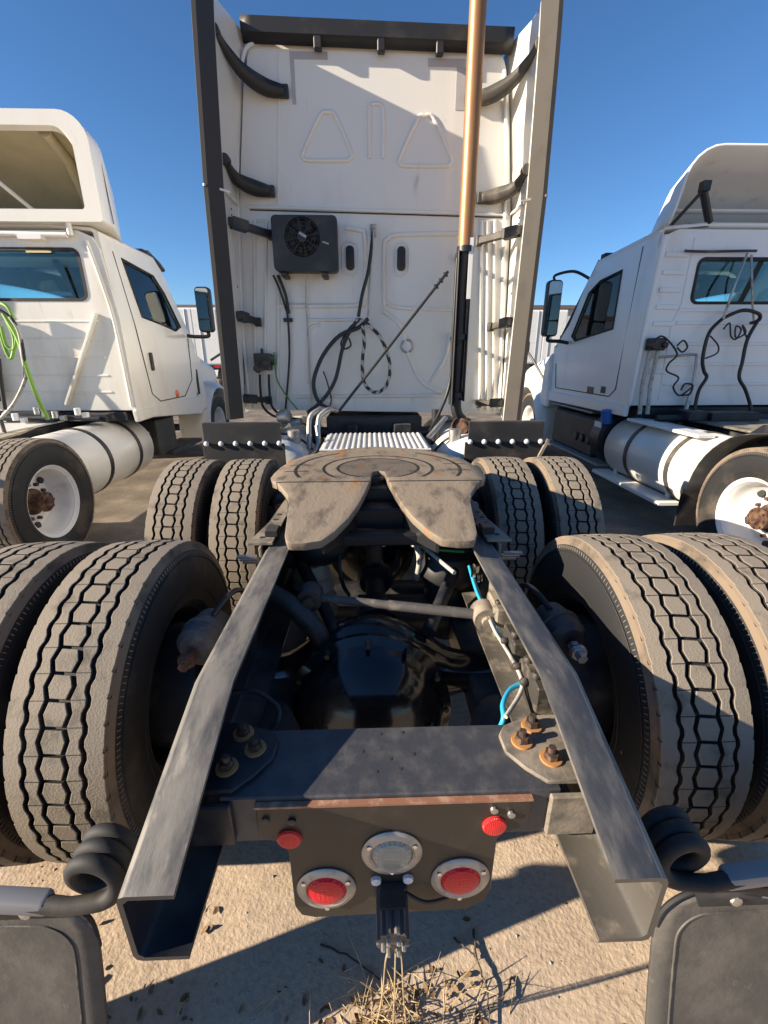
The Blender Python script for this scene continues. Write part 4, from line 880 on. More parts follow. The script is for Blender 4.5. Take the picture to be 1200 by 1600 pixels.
# ---------------- roof seal and side extenders
g = G(); loop1 = []
for i in range(25):
    t = -1 + 2 * i / 24; x = t * 0.96
    loop1.append(x)
secs = [[ln(x, y, z) for x in loop1] for y, z in [(WY - 0.02, 3.69), (WY - 0.07, 3.73), (WY - 0.08, 3.80), (WY + 0.3, 3.83)]]
g.loft(secs, closed=False); rs = build(g, 'roof_seal', M['black'], cab, solid=0.02)
for x in (-0.43, 0.02, 0.44):
    g = G(); q = ln(x, WY - 0.05, 3.69); g.box(q, (0.055, 0.05, 0.08)); build(g, 'seal_tab', M['black'], cab, bevel=0.006)
for s in (-1, 1):
    # extender: outer skin, rubber trailing edge, inner skin; sections over height
    g = G(); zz = [1.10, 1.5, 2.0, 2.5, 2.69, 2.71, 3.0, 3.4, 3.62, 3.76]
    secs = []
    for z in zz:
        xo = 1.222 - max(0, z - 2.7) * 0.035; ty = 3.64 + (0.0 if z > 1.3 else 0.0)
        if z > 3.6: ty += (z - 3.6) * 0.2
        rows = [(xo + 0.01, WY + 0.35), (xo + 0.012, WY - 0.1), (xo, ty + 0.06), (xo - 0.022, ty), (xo - 0.05, ty), (xo - 0.13, ty + 0.10), (xo - 0.12, ty + 0.16), (hwid(z) + 0.012, WY + 0.02), (hwid(z) + 0.012, WY + 0.30)]
        secs.append([ln(s * x, y, z + (0.12 * max(0, (3.95 - y) / 0.3) ** 1.6 if z > 3.7 else 0)) for x, y in rows])
    n = 9; o = len(g.v); g.v += [q for se in secs for q in se]
    for i in range(len(secs) - 1):
        for k in range(n):
            if k == 8: continue
            g.cur = 1 if k in (2, 3, 4) else 0
            g.face((o + i * n + k, o + i * n + k + 1, o + (i + 1) * n + k + 1, o + (i + 1) * n + k))
    g.cur = 0; g.face([o + k for k in range(n)]); g.face([o + (len(secs) - 1) * n + k for k in range(n)])
    se = build(g, 'side_extender', [M['white'], M['trim_dark'] if s < 0 else M['trim_tan']], cab, smooth=40)
    # joint between upper and lower halves
    q0, q1 = ln(s * 1.20, 3.635, 2.70), ln(s * 1.06, 3.775, 2.70); g = G(); g.beam(q0, q1, 0.012, 0.014); build(g, 'extender_joint', M['white_metal' if s < 0 else 'bracket_brown'], cab)
    q0, q1 = ln(s * 1.09, 3.80, 2.70), ln(s * 1.075, WY, 2.70); g = G(); g.beam(q0, q1, 0.012, 0.012); build(g, 'extender_joint', M['white_metal'], cab)
    # brackets between wall and extender
    def brk(ptsA, big):
        g = G(); P = [Vector(p) for p in ptsA]
        if big:
            sp_ = spline(P, 5); L = len(sp_)
            g.tube(sp_, [0.026 + 0.030 * math.sin(PI * min(1, 0.12 + i / (L - 1))) for i in range(L)], 8); g.box(sp_[0], (0.07, 0.04, 0.075)); g.cyl(sp_[-1] + Vector((0, -0.03, 0.0)), sp_[-1] + Vector((0, 0.03, 0.0)), 0.036, n=12)
        else:
            g.beam(P[0], P[-1], 0.05, 0.05); g.beam(P[0].lerp(P[-1], 0.62), P[-1], 0.07, 0.075); g.box(P[0], (0.05, 0.05, 0.07)); g.cyl(P[-1] + Vector((0, -0.03, 0)), P[-1] + Vector((0, 0.03, 0)), 0.03)
        return build(g, 'extender_bracket', M['black'] if s < 0 else M['bracket_brown'], cab, bevel=0.004)
    zbig = [(3.60, 3.42), (2.90, 2.80)]
    for z0, z1 in zbig:
        w_ = 0.30 if z0 > 3 else 0.24
        brk([ln(s * (hwid(z1) - w_), WY - 0.03, z1), ln(s * (hwid(z1) - w_ * 0.55), WY - 0.06, z1 + 0.01), ln(s * (hwid(z1) - 0.02), WY - 0.16, z1 + (z0 - z1) * 0.35), ln(s * 1.08, 3.80, z0)], True)
    for z, w_ in [(2.50, 0.26), (1.86, 0.14), (1.22, 0.22)]:
        brk([ln(s * (hwid(z) - w_), WY - 0.05, z), ln(s * 1.085, 3.84, z + 0.03)], False)
    g = G()
    for z in (3.1, 2.62, 2.58, 2.1): q = ln(s * 1.085, 3.86, z); g.lathe([(0.001, 0), (0.008, 0), (0.007, 0.004), (0.001, 0.005)], q, (-s, 0, 0), 8)
    build(g, 'snap_row', M['bracket_brown'], cab)
# ---------------- exhaust stack
g = G(); SX, SY = 0.695, 3.75
g.tube([(SX, SY, 2.37), (SX, SY, 3.2), (SX, SY, 4.35)], 0.056, 32); es = build(g, 'exhaust_stack', M['copper'], T, smooth=60)
g = G(); g.tube(spline([(SX, SY, 2.40), (SX - 0.01, SY + 0.02, 2.2), (SX - 0.005, SY + 0.04, 1.7), (SX, SY + 0.05, 1.2), (SX + 0.06, SY + 0.04, 1.08), (SX + 0.02, SY - 0.05, 1.0)], 5), 0.045, 20); build(g, 'lower_pipe', M['black'], es, smooth=60)
g = G(); g.prism([(SX - 0.062, 1.22), (SX - 0.052, 1.22), (SX - 0.05, 2.35), (SX - 0.06, 2.35)], 'y', SY - 0.06, SY + 0.08); g.prism([(SX + 0.046, 1.25), (SX + 0.054, 1.25), (SX + 0.054, 2.42), (SX + 0.046, 2.42)], 'y', SY - 0.03, SY + 0.08); build(g, 'heat_shield', M['black'], es, bevel=0.003)
g = G(); g.prism([(SX + 0.02, 2.02), (SX + 0.05, 2.02), (SX + 0.05, 2.43), (SX + 0.02, 2.43)], 'y', SY - 0.052, SY - 0.04); build(g, 'shield_clip', M['white_metal'], es)
for z in (2.36, 1.75, 1.3):
    g = G(); g.lathe([(0.047, -0.02), (0.064, -0.02), (0.064, 0.02), (0.047, 0.02)], (SX, SY + (0.0 if z > 2 else 0.04), z), (0, 0, 1), 24, closed=True); g.box((SX, (SY + WY) / 2, z), (0.03, WY - SY, 0.03)); build(g, 'stack_clamp', M['chassis'], es)
g = G(); g.lathe([(0.06, 0), (0.075, 0.02), (0.075, 0.07), (0.05, 0.09)], (SX + 0.02, SY - 0.04, 1.06), (0.2, 0.5, -0.3), 20); g.cyl((SX + 0.03, SY - 0.1, 1.04), (SX + 0.1, SY + 0.05, 1.06), 0.05); build(g, 'exhaust_elbow', M['rust'], es)
hose('cable_loom', [(SX - 0.06, SY - 0.02, 2.3), (SX - 0.065, SY - 0.02, 1.8), (SX - 0.07, SY, 1.4), (SX - 0.16, SY - 0.05, 1.15), (SX - 0.24, SY - 0.12, 1.02)], 0.014, 'hose_black', es)
g = G(); g.cyl((SX - 0.10, SY - 0.05, 1.12), (SX - 0.26, SY - 0.2, 0.98), 0.022, n=12); build(g, 'stack_stay', M['steel'], es)

# ================================================================== DAY CAB TRUCKS ON EITHER SIDE
def shell_cab(T2, cx, mp, y0, zb, prof, rearwin, sidewin, hw, hwtop, mname):
    """hollow cab: rear wall, two side walls, roof, floor and windscreen frame; mp = +1/-1 side facing the main truck"""
    W_ = M[mname]
    # rear wall with rounded shoulders
    zt = prof[-1][1]
    ro = [(cx - hw, zb), (cx + hw, zb), (cx + hw, zb + 0.9), (cx + hwtop, zt - 0.16), (cx + hwtop - 0.05, zt - 0.05), (cx + hwtop - 0.17, zt), (cx - hwtop + 0.17, zt), (cx - hwtop + 0.05, zt - 0.05), (cx - hwtop, zt - 0.16), (cx - hw, zb + 0.9)]
    g = G(); hole = rrect(rearwin[0], rearwin[1], rearwin[2], rearwin[3], 0.07, 5); g.holed(ro, hole, 'y', y0, y0 + 0.05)
    cab = build(g, 'cab', W_, T2, smooth=40)
    g = G(); g.holed(rrect(rearwin[0] - 0.006, rearwin[1] + 0.006, rearwin[2] - 0.006, rearwin[3] + 0.006, 0.075, 5), rrect(rearwin[0] + 0.022, rearwin[1] - 0.022, rearwin[2] + 0.022, rearwin[3] - 0.022, 0.055, 5), 'y', y0 - 0.006, y0 + 0.03); build(g, 'window_seal', M['rubber'], cab)
    g = G(); g.prism(hole, 'y', y0 + 0.02, y0 + 0.026); build(g, 'rear_window', M['glass'], cab)
    # sides: lower half vertical, upper half leaning in
    for s in (-1, 1):
        def xs2(z): return cx + s * (hw if z < zb + 0.9 else hw + (hwtop - hw) * (z - zb - 0.9) / (zt - zb - 0.9))
        g = G(); g.holed(prof, sidewin, 'x', 0.0, -s * 0.045); g.v = [(xs2(z) + x, y, z) for x, y, z in g.v]; build(g, 'side_panel', W_, cab, smooth=40)
        g = G(); g.prism(sidewin, 'x', -s * 0.015, -s * 0.021); g.v = [(xs2(z) + x, y, z) for x, y, z in g.v]; build(g, 'side_window', M['glass'], cab)
        g = G(); P = [(xs2(z) + s * 0.002, y, z) for y, z in sidewin]; g.tube(P, 0.013, 6, closed=True); build(g, 'window_seal', M['rubber'], cab)
    # roof and floor following the side profile
    top = [p for p in prof if p[1] > zb + 0.6]
    ridge_ = [p for p in prof[2:]]
    g = G()
    secs = []
    for y, z in [p for p in prof if p[1] > zt - 0.30]:
        secs.append([(cx - hwtop - 0.002, y, z - 0.03), (cx - hwtop * 0.95, y, z + 0.02), (cx - hwtop * 0.6, y, z + 0.05), (cx + hwtop * 0.6, y, z + 0.05), (cx + hwtop * 0.95, y, z + 0.02), (cx + hwtop + 0.002, y, z - 0.03)])
    g.loft(secs, closed=False); build(g, 'roof', W_, cab, solid=0.03)
    yf = max(p[0] for p in prof)
    g = G(); g.box((cx, (y0 + yf) / 2, zb + 0.02), (2 * hw - 0.06, yf - y0 - 0.1, 0.05)); g.box((cx, yf - 0.25, zb + 0.42), (2 * hw - 0.1, 0.4, 0.75)); build(g, 'floor', M['seat'], cab)
    for s in (-1, 1):
        g = G(); g.box((cx + s * 0.55, y0 + 0.45, zb + 0.65), (0.5, 0.16, 0.6)); g.box((cx + s * 0.55, y0 + 0.42, zb + 1.0), (0.28, 0.1, 0.16)); g.box((cx + s * 0.55, y0 + 0.7, zb + 0.5), (0.52, 0.5, 0.16)); build(g, 'seat', M['seat'], cab, bevel=0.04, segs=2)
    g = G(); g.tube([(cx - 0.55 + 0.22 * math.cos(2 * PI * k / 24), y0 + 1.35 + 0.12 * math.sin(2 * PI * k / 24), zb + 0.95 + 0.18 * math.sin(2 * PI * k / 24)) for k in range(24)], 0.016, 6, closed=True); build(g, 'steering_wheel', M['seat'], cab)
    return cab

def day_wheels(T2, cx, y, side, front_y):
    for s in (-1, 1):
        for xc in (1.085, 0.745): wheel(T2, (cx + s * xc, y, AZC), s if xc > 0.9 else -s, 'white_metal' if xc > 0.9 else 'seat', 'rust', rot=0.5 + xc)
        wheel(T2, (cx + s * 1.02, front_y, AZC), s, 'white_metal', 'steel', rot=0.1)
    for s in (-1, 1):
        g = G(); x = cx + s * 0.42; g.prism([(y - 0.9, 0.66), (front_y, 0.66), (front_y, 0.93), (y - 0.9, 0.93)], 'x', x - 0.04, x + 0.04); build(g, 'frame_rail', M['chassis'], T2, bevel=0.006)
    g = G(); g.cyl((cx - 0.95, y, AZC), (cx + 0.95, y, AZC), 0.07); g.lathe([(0.001, -0.2), (0.18, -0.12), (0.22, 0), (0.18, 0.12), (0.001, 0.2)], (cx, y, AZC + 0.02), (0, 1, 0), 24); build(g, 'drive_axle', M['chassis'], T2)
    g = G(); g.cyl((cx - 0.95, front_y, AZC - 0.05), (cx + 0.95, front_y, AZC - 0.05), 0.06); build(g, 'steer_axle', M['chassis'], T2)

def tank(T2, x, y0, y1, z, R_, mname, straps, strapm='black'):
    g = G(); g.lathe([(0.001, y0), (R_ * 0.6, y0 + 0.005), (R_ * 0.9, y0 + 0.02), (R_, y0 + 0.06), (R_, y1 - 0.06), (R_ * 0.9, y1 - 0.02), (0.001, y1)], (x, 0, z), (0, 1, 0), 44); tk = build(g, 'fuel_tank', M[mname], T2, smooth=45)
    for y in straps:
        g = G(); g.lathe([(R_ + 0.001, y - 0.028), (R_ + 0.008, y - 0.028), (R_ + 0.008, y + 0.028), (R_ + 0.001, y + 0.028)], (x, 0, z), (0, 1, 0), 44, closed=True); build(g, 'tank_strap', M[strapm], tk)
    return tk

def mirror_arm(T2, top, bot, base_t, base_b, sgn, mname):
    top, bot = Vector(top), Vector(bot); c = (top + bot) / 2; h = (top - bot).length
    g = G(); pl = rrect(c.x - 0.10, c.x + 0.10, bot.z, top.z, 0.05, 4); g.prism(pl, 'y', c.y - 0.0, c.y + 0.12); mr = build(g, 'door_mirror', M['black'], T2, bevel=0.02, segs=2)
    g = G(); g.prism(rrect(c.x - 0.085, c.x + 0.085, bot.z + 0.30 * h, top.z - 0.02, 0.04, 4), 'y', c.y - 0.004, c.y - 0.001); build(g, 'mirror_pane', M['mirror'], mr)
    g = G(); g.prism(rrect(c.x - 0.085, c.x + 0.085, bot.z + 0.02, bot.z + 0.27 * h, 0.04, 4), 'y', c.y - 0.004, c.y - 0.001); build(g, 'convex_pane', M['mirror'], mr)
    g = G()
    if base_t: g.tube(spline([(c.x, c.y + 0.06, top.z - 0.01), (c.x, c.y + 0.06, top.z + 0.06), ((c.x + base_t[0]) / 2, (c.y + base_t[1]) / 2, top.z + 0.08), base_t]), 0.018, 8)
    if base_b: g.tube(spline([(c.x, c.y + 0.06, bot.z + 0.01), (c.x - sgn * 0.0, c.y + 0.06, bot.z - 0.05), ((c.x + base_b[0]) / 2, (c.y + base_b[1]) / 2, bot.z - 0.06), base_b]), 0.024, 8)
    build(g, 'mirror_arm', M['black'], mr, smooth=60)

# ---------------- neighbour on the sun side
LX = -3.85
B = thing('day_cab_truck', 'white day cab tractor with hollow roof fairing and lime green air lines', 'truck', (LX, 5.0, 0), 'day cab trucks parked either side')
YB = 4.95
sw = [(p.y, p.z) for p in (at(197, 404, X=-2.56), at(236, 420, X=-2.56), at(252, 455, X=-2.58), at(270, 513, X=-2.58), at(250, 506, X=-2.58), at(226, 497, X=-2.58))]
sw = [(5.32, 2.58), (6.0, 2.52), (6.2, 2.36), (6.48, 1.98), (6.30, 1.93), (5.95, 1.98), (5.45, 2.03)]
pf = [(YB + 0.03, 1.04), (6.72, 1.04), (6.9, 1.75), (6.55, 2.2), (6.28, 2.62), (6.12, 2.74), (YB + 0.03, 2.75)]
cabB = shell_cab(B, LX, 1, YB, 1.06, pf, (LX - 1.0, LX + 1.0, 2.14, 2.60), sw, 1.27, 1.20, 'white')
# pressed ribs and diagonal stiffeners in the rear wall
for z in (1.25, 1.42, 1.6, 1.78, 1.95):
    g = G(); g.beam((LX - 1.05, YB, z), (LX + 1.05, YB, z), 0.014, 0.022); build(g, 'wall_rib', M['white'], cabB, bevel=0.005)
for s in (-1, 1):
    g = G(); g.beam((LX + s * 1.06, YB - 0.01, 2.02), (LX + s * 0.55, YB - 0.01, 1.12), 0.03, 0.07, (0, 1, 0)); build(g, 'wall_brace', M['white'], cabB, bevel=0.006)
    g = G(); g.tube(spline([(LX + s * 1.10, YB - 0.01, 2.66), (LX + s * 1.17, YB - 0.01, 2.3), (LX + s * 1.22, YB - 0.01, 1.9), (LX + s * 1.235, YB - 0.01, 1.1)]), 0.018, 8); build(g, 'corner_seam', M['white'], cabB)
# door outline, handle, marker, lower skirt
g = G(); P = [(YB + 0.22, 2.62), (YB + 0.30, 1.9), (YB + 0.42, 1.2), (YB + 0.6, 1.1), (6.3, 1.1), (6.62, 1.3), (6.68, 1.85)]; g.tube([(LX + 1.272 - max(0, z - 1.96) * 0.09, y, z) for y, z in P], 0.006, 6); build(g, 'door_gap', M['seat'], cabB)
p = at(237, 565, X=-2.57); g = G(); g.box((-2.568, p.y, p.z), (0.03, 0.05, 0.20)); build(g, 'door_handle', M['black'], cabB, bevel=0.008)
g = G(); p = at(279, 615, X=-2.56); g.lathe([(0.001, 0), (0.05, 0), (0.045, 0.012), (0.001, 0.018)], (-2.58, p.y, p.z), (1, 0, 0), 16); build(g, 'side_marker', M['orange'], cabB)
g = G(); g.prism([(YB - 0.02, 1.06), (6.75, 1.06), (6.95, 0.86), (6.8, 0.80), (5.3, 0.94), (YB - 0.0, 0.93)], 'x', -2.62, -2.57); build(g, 'door_skirt', M['white'], cabB, bevel=0.01)
# sun visor over windscreen, drip rail
g = G(); g.loft([[(LX - 1.1, y, z), (LX + 1.12, y, z)] for y, z in [(6.2, 2.82), (6.5, 2.74), (6.62, 2.68)]], closed=False); build(g, 'sun_visor', M['bracket_brown'], cabB, solid=0.03)
g = G(); g.prism([(p_[0], p_[1]) for p_ in rrect(LX + 0.5, LX + 0.72, 2.66, 2.70, 0.01, 2)], 'y', YB - 0.08, YB + 0.1); g.cyl((LX + 0.98, YB - 0.04, 2.70), (LX + 0.98, YB - 0.04, 2.9), 0.025); g.cyl((LX - 0.4, YB - 0.05, 2.72), (LX + 0.95, YB - 0.05, 2.70), 0.022); build(g, 'fairing_mount', M['white_metal'], cabB)
g = G(); g.box((LX + 0.62, YB - 0.004, 2.585), (0.24, 0.004, 0.05)); build(g, 'yellow_label', M['visor'], cabB)
# windscreen posts (dark interior frame seen through the rear window)
g = G()
for s in (-1, 0, 1): g.beam((LX + s * 1.08, 6.2, 2.74), (LX + s * 1.12, 6.9, 1.76), 0.09 if s else 0.05, 0.09)
g.box((LX, 6.15, 2.79), (2.2, 0.12, 0.08)); g.box((LX, 6.78, 1.74), (2.3, 0.4, 0.1)); build(g, 'windscreen_frame', M['seat'], cabB)
g = G(); g.add([(LX - 1.06, 6.22, 2.74), (LX + 1.06, 6.22, 2.74), (LX + 1.1, 6.88, 1.78), (LX - 1.1, 6.88, 1.78)], [(0, 1, 2, 3)]); build(g, 'windscreen', M['glass'], cabB, solid=0.006)
# hollow roof fairing
def fsec(y, hw, z0, z1, r, x=LX): return [(a, y, b) for a, b in rrect(x - hw, x + hw, z0, z1, [r, r, 0.03, 0.03], 7)]
g = G(); YF = 4.86
o_ = [fsec(YF, 1.335, 2.80, 3.645, 0.24), fsec(YF + 0.25, 1.31, 2.80, 3.63, 0.24), fsec(5.5, 1.16, 2.80, 3.45, 0.25), fsec(5.95, 0.95, 2.79, 3.1, 0.12), fsec(6.15, 0.82, 2.78, 2.84, 0.02)]
i_ = [fsec(YF, 1.19, 2.90, 3.53, 0.17), fsec(YF + 0.06, 1.17, 2.91, 3.51, 0.17), fsec(YF + 0.07, 1.25, 2.84, 3.58, 0.2), fsec(5.5, 1.10, 2.83, 3.38, 0.22), fsec(5.9, 0.9, 2.81, 3.0, 0.05)]
n = len(o_[0]); base = 0; allv = []
g.cur = 0; g.loft(o_, cap1=True); g.loft([o_[0], i_[0], i_[1], i_[2]]); g.cur = 1; g.loft(i_[2:], cap1=True)
fr = build(g, 'roof_fairing', [M['white'], M['cream']], B, smooth=40)
g = G(); g.tube([(LX + 0.90, 4.98, 3.53), (LX + 0.88, 5.3, 3.42), (LX + 0.84, 5.55, 3.2), (LX + 0.82, 5.7, 2.84)], 0.05, 10); build(g, 'fairing_rib', M['cream'], fr, smooth=60)
g = G(); g.tube([(LX + 0.2, 4.98, 3.3), (LX + 0.5, 5.3, 2.95), (LX + 0.6, 5.35, 2.86)], 0.02, 8); build(g, 'fairing_strut', M['white_metal'], fr)
g = G(); g.beam((LX + 1.33, YF + 0.2, 2.83), (LX + 1.31, YF + 0.2, 3.4), 0.004, 0.012, (0, 1, 0)); build(g, 'fairing_seam', M['bracket_brown'], fr)
day_wheels(B, LX + 0.04, 3.47, 1, 7.85)
tank(B, -3.0, 3.98, 5.42, 0.60, 0.335, 'white', (4.45, 5.05))
# hood, fender
def hood(T2, cx, ya, yb, za, zb_, ha, hb, zl, m_):
    g = G()
    def sc(y, h, zt): return [(a, y, b) for a, b in rrect(cx - h, cx + h, zl, zt, [0.22, 0.22, 0.02, 0.02], 5)]
    g.loft([sc(ya, ha, za), sc((ya + yb) / 2, (ha * 0.55 + hb * 0.45), za * 0.62 + zb_ * 0.38), sc(yb - 0.15, hb, zb_ + 0.03), sc(yb, hb * 0.92, zb_ - 0.12)], cap0=True, cap1=True); return build(g, 'hood', M[m_], T2, smooth=40)
def fender(T2, cx, s, y, m_):
    g = G(); secs = []
    for k in range(13):
        a = math.radians(-20 + k * 16); c_, s_ = math.cos(a), math.sin(a)
        secs.append([(cx + s * x, y - c_ * r, AZC + 0.02 + s_ * r) for x, r in [(0.72, 0.60), (0.80, 0.70), (1.08, 0.70), (1.20, 0.66), (1.235, 0.60), (1.20, 0.575), (1.0, 0.59)]])
    g.loft(secs, closed=True, cap0=True, cap1=True); return build(g, 'fender', M[m_], T2, smooth=50)
hood(B, LX, 6.92, 9.2, 1.84, 1.45, 0.98, 0.82, 0.75, 'white')
for s in (-1, 1):
    fender(B, LX, s, 7.85, 'white')
    g = G(); g.prism([(6.78, 0.82), (7.3, 0.82), (7.22, 1.62), (6.95, 1.72), (6.85, 1.7)], 'x', LX + s * 1.0, LX + s * 1.21); cw = build(g, 'cowl_panel', M['white'], B, bevel=0.03)
    g = G(); g.box((LX + s * 1.213, 6.98, 1.25), (0.01, 0.07, 0.36)); build(g, 'cowl_vent', M['seat'], cw)
g = G(); g.tube(spline([(LX + 1.0, 8.3, 1.55), (LX + 1.3, 8.35, 1.75), (LX + 1.42, 8.35, 1.95)]), 0.02, 8); build(g, 'hood_mirror_arm', M['black'], B)
mirror_arm(B, (-2.31, 6.64, 2.50), (-2.29, 6.66, 1.93), None, (-2.56, 6.62, 1.88), 1, 'black')
# deck, steps, clutter behind the cab
g = G(); g.box((LX + 0.05, 4.3, 0.955), (0.9, 1.2, 0.02)); build(g, 'deck_plate', M['white_plate'], B, bevel=0.003)
g = G(); g.prism([(LX + 0.45, 3.1), (LX + 0.75, 3.1), (LX + 0.62, 4.1), (LX + 0.45, 4.6)], 'z', 0.935, 0.955); g.prism([(LX - 0.3, 2.9), (LX + 0.7, 2.9), (LX + 0.75, 3.5), (LX - 0.3, 3.5)], 'z', 0.96, 1.0); build(g, 'fifth_wheel_ramp', M['tan'], B, bevel=0.003)
for y0_, z0_, w_ in [(5.45, 0.93, 0.30), (5.7, 0.42, 0.34)]:
    g = G(); g.box((-2.78, y0_ + 0.55, z0_), (w_, 1.05, 0.05)); st = build(g, 'cab_step', M['black'], B, bevel=0.008)
g = G(); g.box((-2.9, 5.75, 0.66), (0.5, 0.5, 0.45)); bb = build(g, 'battery_box', M['black'], B, bevel=0.02)
for i in range(4):
    g = G(); g.lathe([(0.001, 0), (0.022, 0), (0.02, 0.01), (0.001, 0.012)], (-2.78 - 0.11 * (i % 2), 5.5, 0.58 + 0.14 * (i // 2)), (0, -1, 0), 10); build(g, 'bolt_cap', M['white_metal'], bb)
g = G(); g.box((LX, 5.2, 0.99), (2.3, 0.5, 0.10)); g.box((LX + 0.3, 4.75, 1.02), (0.5, 0.12, 0.1)); g.box((LX + 0.9, 4.8, 1.0), (0.3, 0.1, 0.08)); g.cyl((LX - 0.2, 4.7, 1.02), (LX + 1.0, 4.72, 1.0), 0.03); build(g, 'cab_mount', M['chassis'], B, bevel=0.01)
for i, (x, z) in enumerate([(LX + 0.22, 1.0), (LX + 0.62, 1.02), (LX + 0.85, 1.05), (LX + 0.45, 1.06)]):
    g = G(); g.cyl((x, 4.62, z), (x, 4.62, z + 0.07), 0.03, n=10); g.box((x + 0.06, 4.64, z), (0.05, 0.05, 0.05)); build(g, 'air_fitting', M['steel'] if i % 2 else M['white_metal'], B, bevel=0.004)
# lime air lines hanging from a post behind the cab
g = G(); g.tube([(-3.36, 4.1, 0.95), (-3.38, 4.12, 1.8), (-3.52, 4.15, 2.6)], 0.016, 10); build(g, 'hose_post', M['bracket_brown'], B)
def bh(pts, r, m_): hose('air_hose', [at(x, y, Y=o) for x, y, o in pts], r, m_, B)
bh([(-20, 470, 4.2), (12, 480, 4.15), (25, 520, 4.15), (22, 545, 4.15), (10, 540, 4.15), (2, 510, 4.15)], 0.014, 'hose_lime')
bh([(5, 490, 4.15), (28, 530, 4.12), (40, 570, 4.1), (56, 615, 4.12), (75, 655, 4.2)], 0.017, 'hose_lime')
bh([(-8, 480, 4.1), (20, 500, 4.1), (35, 540, 4.1), (38, 590, 4.1), (25, 625, 4.15), (2, 650, 4.2)], 0.013, 'hose_black')
bh([(15, 495, 4.1), (30, 520, 4.1), (36, 560, 4.1), (40, 590, 4.1), (22, 630, 4.1), (0, 655, 4.1)], 0.015, 'hose_white')
bh([(-5, 500, 4.15), (8, 545, 4.15), (18, 560, 4.15), (22, 530, 4.15), (10, 500, 4.15)], 0.014, 'hose_lime')
bh([(-2, 560, 4.0), (2, 600, 4.0), (8, 640, 4.0)], 0.016, 'hose_black')

rh = random.Random(11)  # unseen hose loops added beyond view to dapple the rear wall with shadow
for k in range(16):
    zc = 1.5 + rh.uniform(0, 0.75); xx = LX - 0.45 + rh.uniform(-0.35, 0.35); r1, r2 = rh.uniform(0.06, 0.16), rh.uniform(0.14, 0.36); yy = YB - rh.uniform(0.12, 0.26); tl = rh.uniform(-0.5, 0.5)
    hose('shadow_hose', [(xx + r1 * math.cos(a_) + tl * r2 * math.sin(a_), yy + 0.02 * math.sin(2 * a_), zc + r2 * math.sin(a_)) for a_ in [q_ * PI / 5 for q_ in range(11)]], rh.choice((0.016, 0.022, 0.03)), rh.choice(('hose_lime', 'hose_black', 'hose_black')), B)
for k in range(3):  # plates added out of view, only to cast shadow on the wall
    g = G(); g.box((LX - 0.3 + 0.18 * k, YB - 0.15, 1.75 + 0.16 * k), (0.12, 0.06, 0.30 - 0.06 * k)); build(g, 'shadow_plate', M['bracket_brown'], B, bevel=0.01)
g = G(); g.box((LX - 0.25, YB - 0.1, 1.42), (0.42, 0.10, 0.5)); g.box((LX - 0.1, YB - 0.14, 1.82), (0.12, 0.16, 0.2)); build(g, 'shadow_box', M['black'], B, bevel=0.02)  # unseen boxes added to thicken the shadow on the wall
g = G(); g.tube([(LX - 0.62, YB - 0.2, 1.0), (LX - 0.62, YB - 0.2, 2.05), (LX - 0.5, YB - 0.2, 2.1), (LX + 0.1, YB - 0.18, 2.06)], 0.02, 8); build(g, 'shadow_rail', M['steel'], B)  # bar added out of view for the same wall shadow

# ---------------- neighbour on the shaded side
RX = 3.88
C = thing('day_cab_truck', 'white day cab tractor with curved roof deflector and black hoses on its back wall', 'truck', (RX, 5.0, 0), 'day cab trucks parked either side')
YC = 4.78
pf = [(YC + 0.03, 1.08), (6.95, 1.08), (7.0, 1.7), (6.55, 2.02), (6.2, 2.52), (6.0, 2.70), (YC + 0.03, 2.75)]
sw = [(5.38, 2.50), (5.85, 2.46), (6.1, 2.36), (6.42, 1.86), (6.3, 1.8), (5.35, 1.90)]
cabC = shell_cab(C, RX, -1, YC, 1.10, pf, (RX - 0.68, RX + 0.68, 2.10, 2.51), sw, 1.125, 1.10, 'white_cool')
for i, z in enumerate((1.32, 1.52, 1.72, 1.92, 2.04)):
    g = G(); g.beam((RX - 0.78, YC - 0.004, z), (RX + 0.78, YC - 0.004, z), 0.02, 0.03); build(g, 'wall_rib', M['white_cool'], cabC, bevel=0.004)
for i in range(8):
    z = 1.45 + i * 0.155
    for s in (-1, 1):
        g = G(); g.beam((RX + s * 0.80, YC - 0.004, z), (RX + s * 1.02, YC - 0.004, z), 0.024, 0.045); build(g, 'wall_rib', M['white_cool'], cabC, bevel=0.004)
for s in (-1, 1):
    g = G(); g.tube([(RX + s * 0.76, YC, 2.68), (RX + s * 0.76, YC, 2.1), (RX + s * 0.82, YC, 1.9), (RX + s * 0.80, YC, 1.15)], 0.012, 6); build(g, 'wall_fold', M['white_cool'], cabC)
    g = G(); g.tube([(RX + s * 1.06, YC + 0.0, 2.70), (RX + s * 1.09, YC, 2.0), (RX + s * 1.105, YC, 1.12)], 0.03, 10); build(g, 'corner_post', M['white_cool'], cabC, smooth=60)
g = G(); P = [(5.05, 2.66), (5.08, 1.25), (5.2, 1.16), (6.75, 1.16), (6.85, 1.5)]; g.tube([(RX - 1.128 + max(0, z - 2.0) * 0.035, y, z) for y, z in P], 0.006, 6); build(g, 'door_gap', M['seat'], cabC)
for y in (5.55, 5.25):
    p = at(922 if y > 5.4 else 942, 609, X=RX - 1.13); g = G(); g.box((RX - 1.128, p.y, p.z), (0.008, 0.16 if y > 5.4 else 0.10, 0.075)); build(g, 'door_badge', M['decal' if y > 5.4 else 'bracket_brown'], cabC)
g = G(); g.prism([(YC, 1.10), (7.0, 1.10), (7.0, 0.96), (YC, 0.98)], 'x', RX - 1.15, RX - 1.10); build(g, 'door_skirt', M['white_cool'], cabC, bevel=0.01)
g = G()
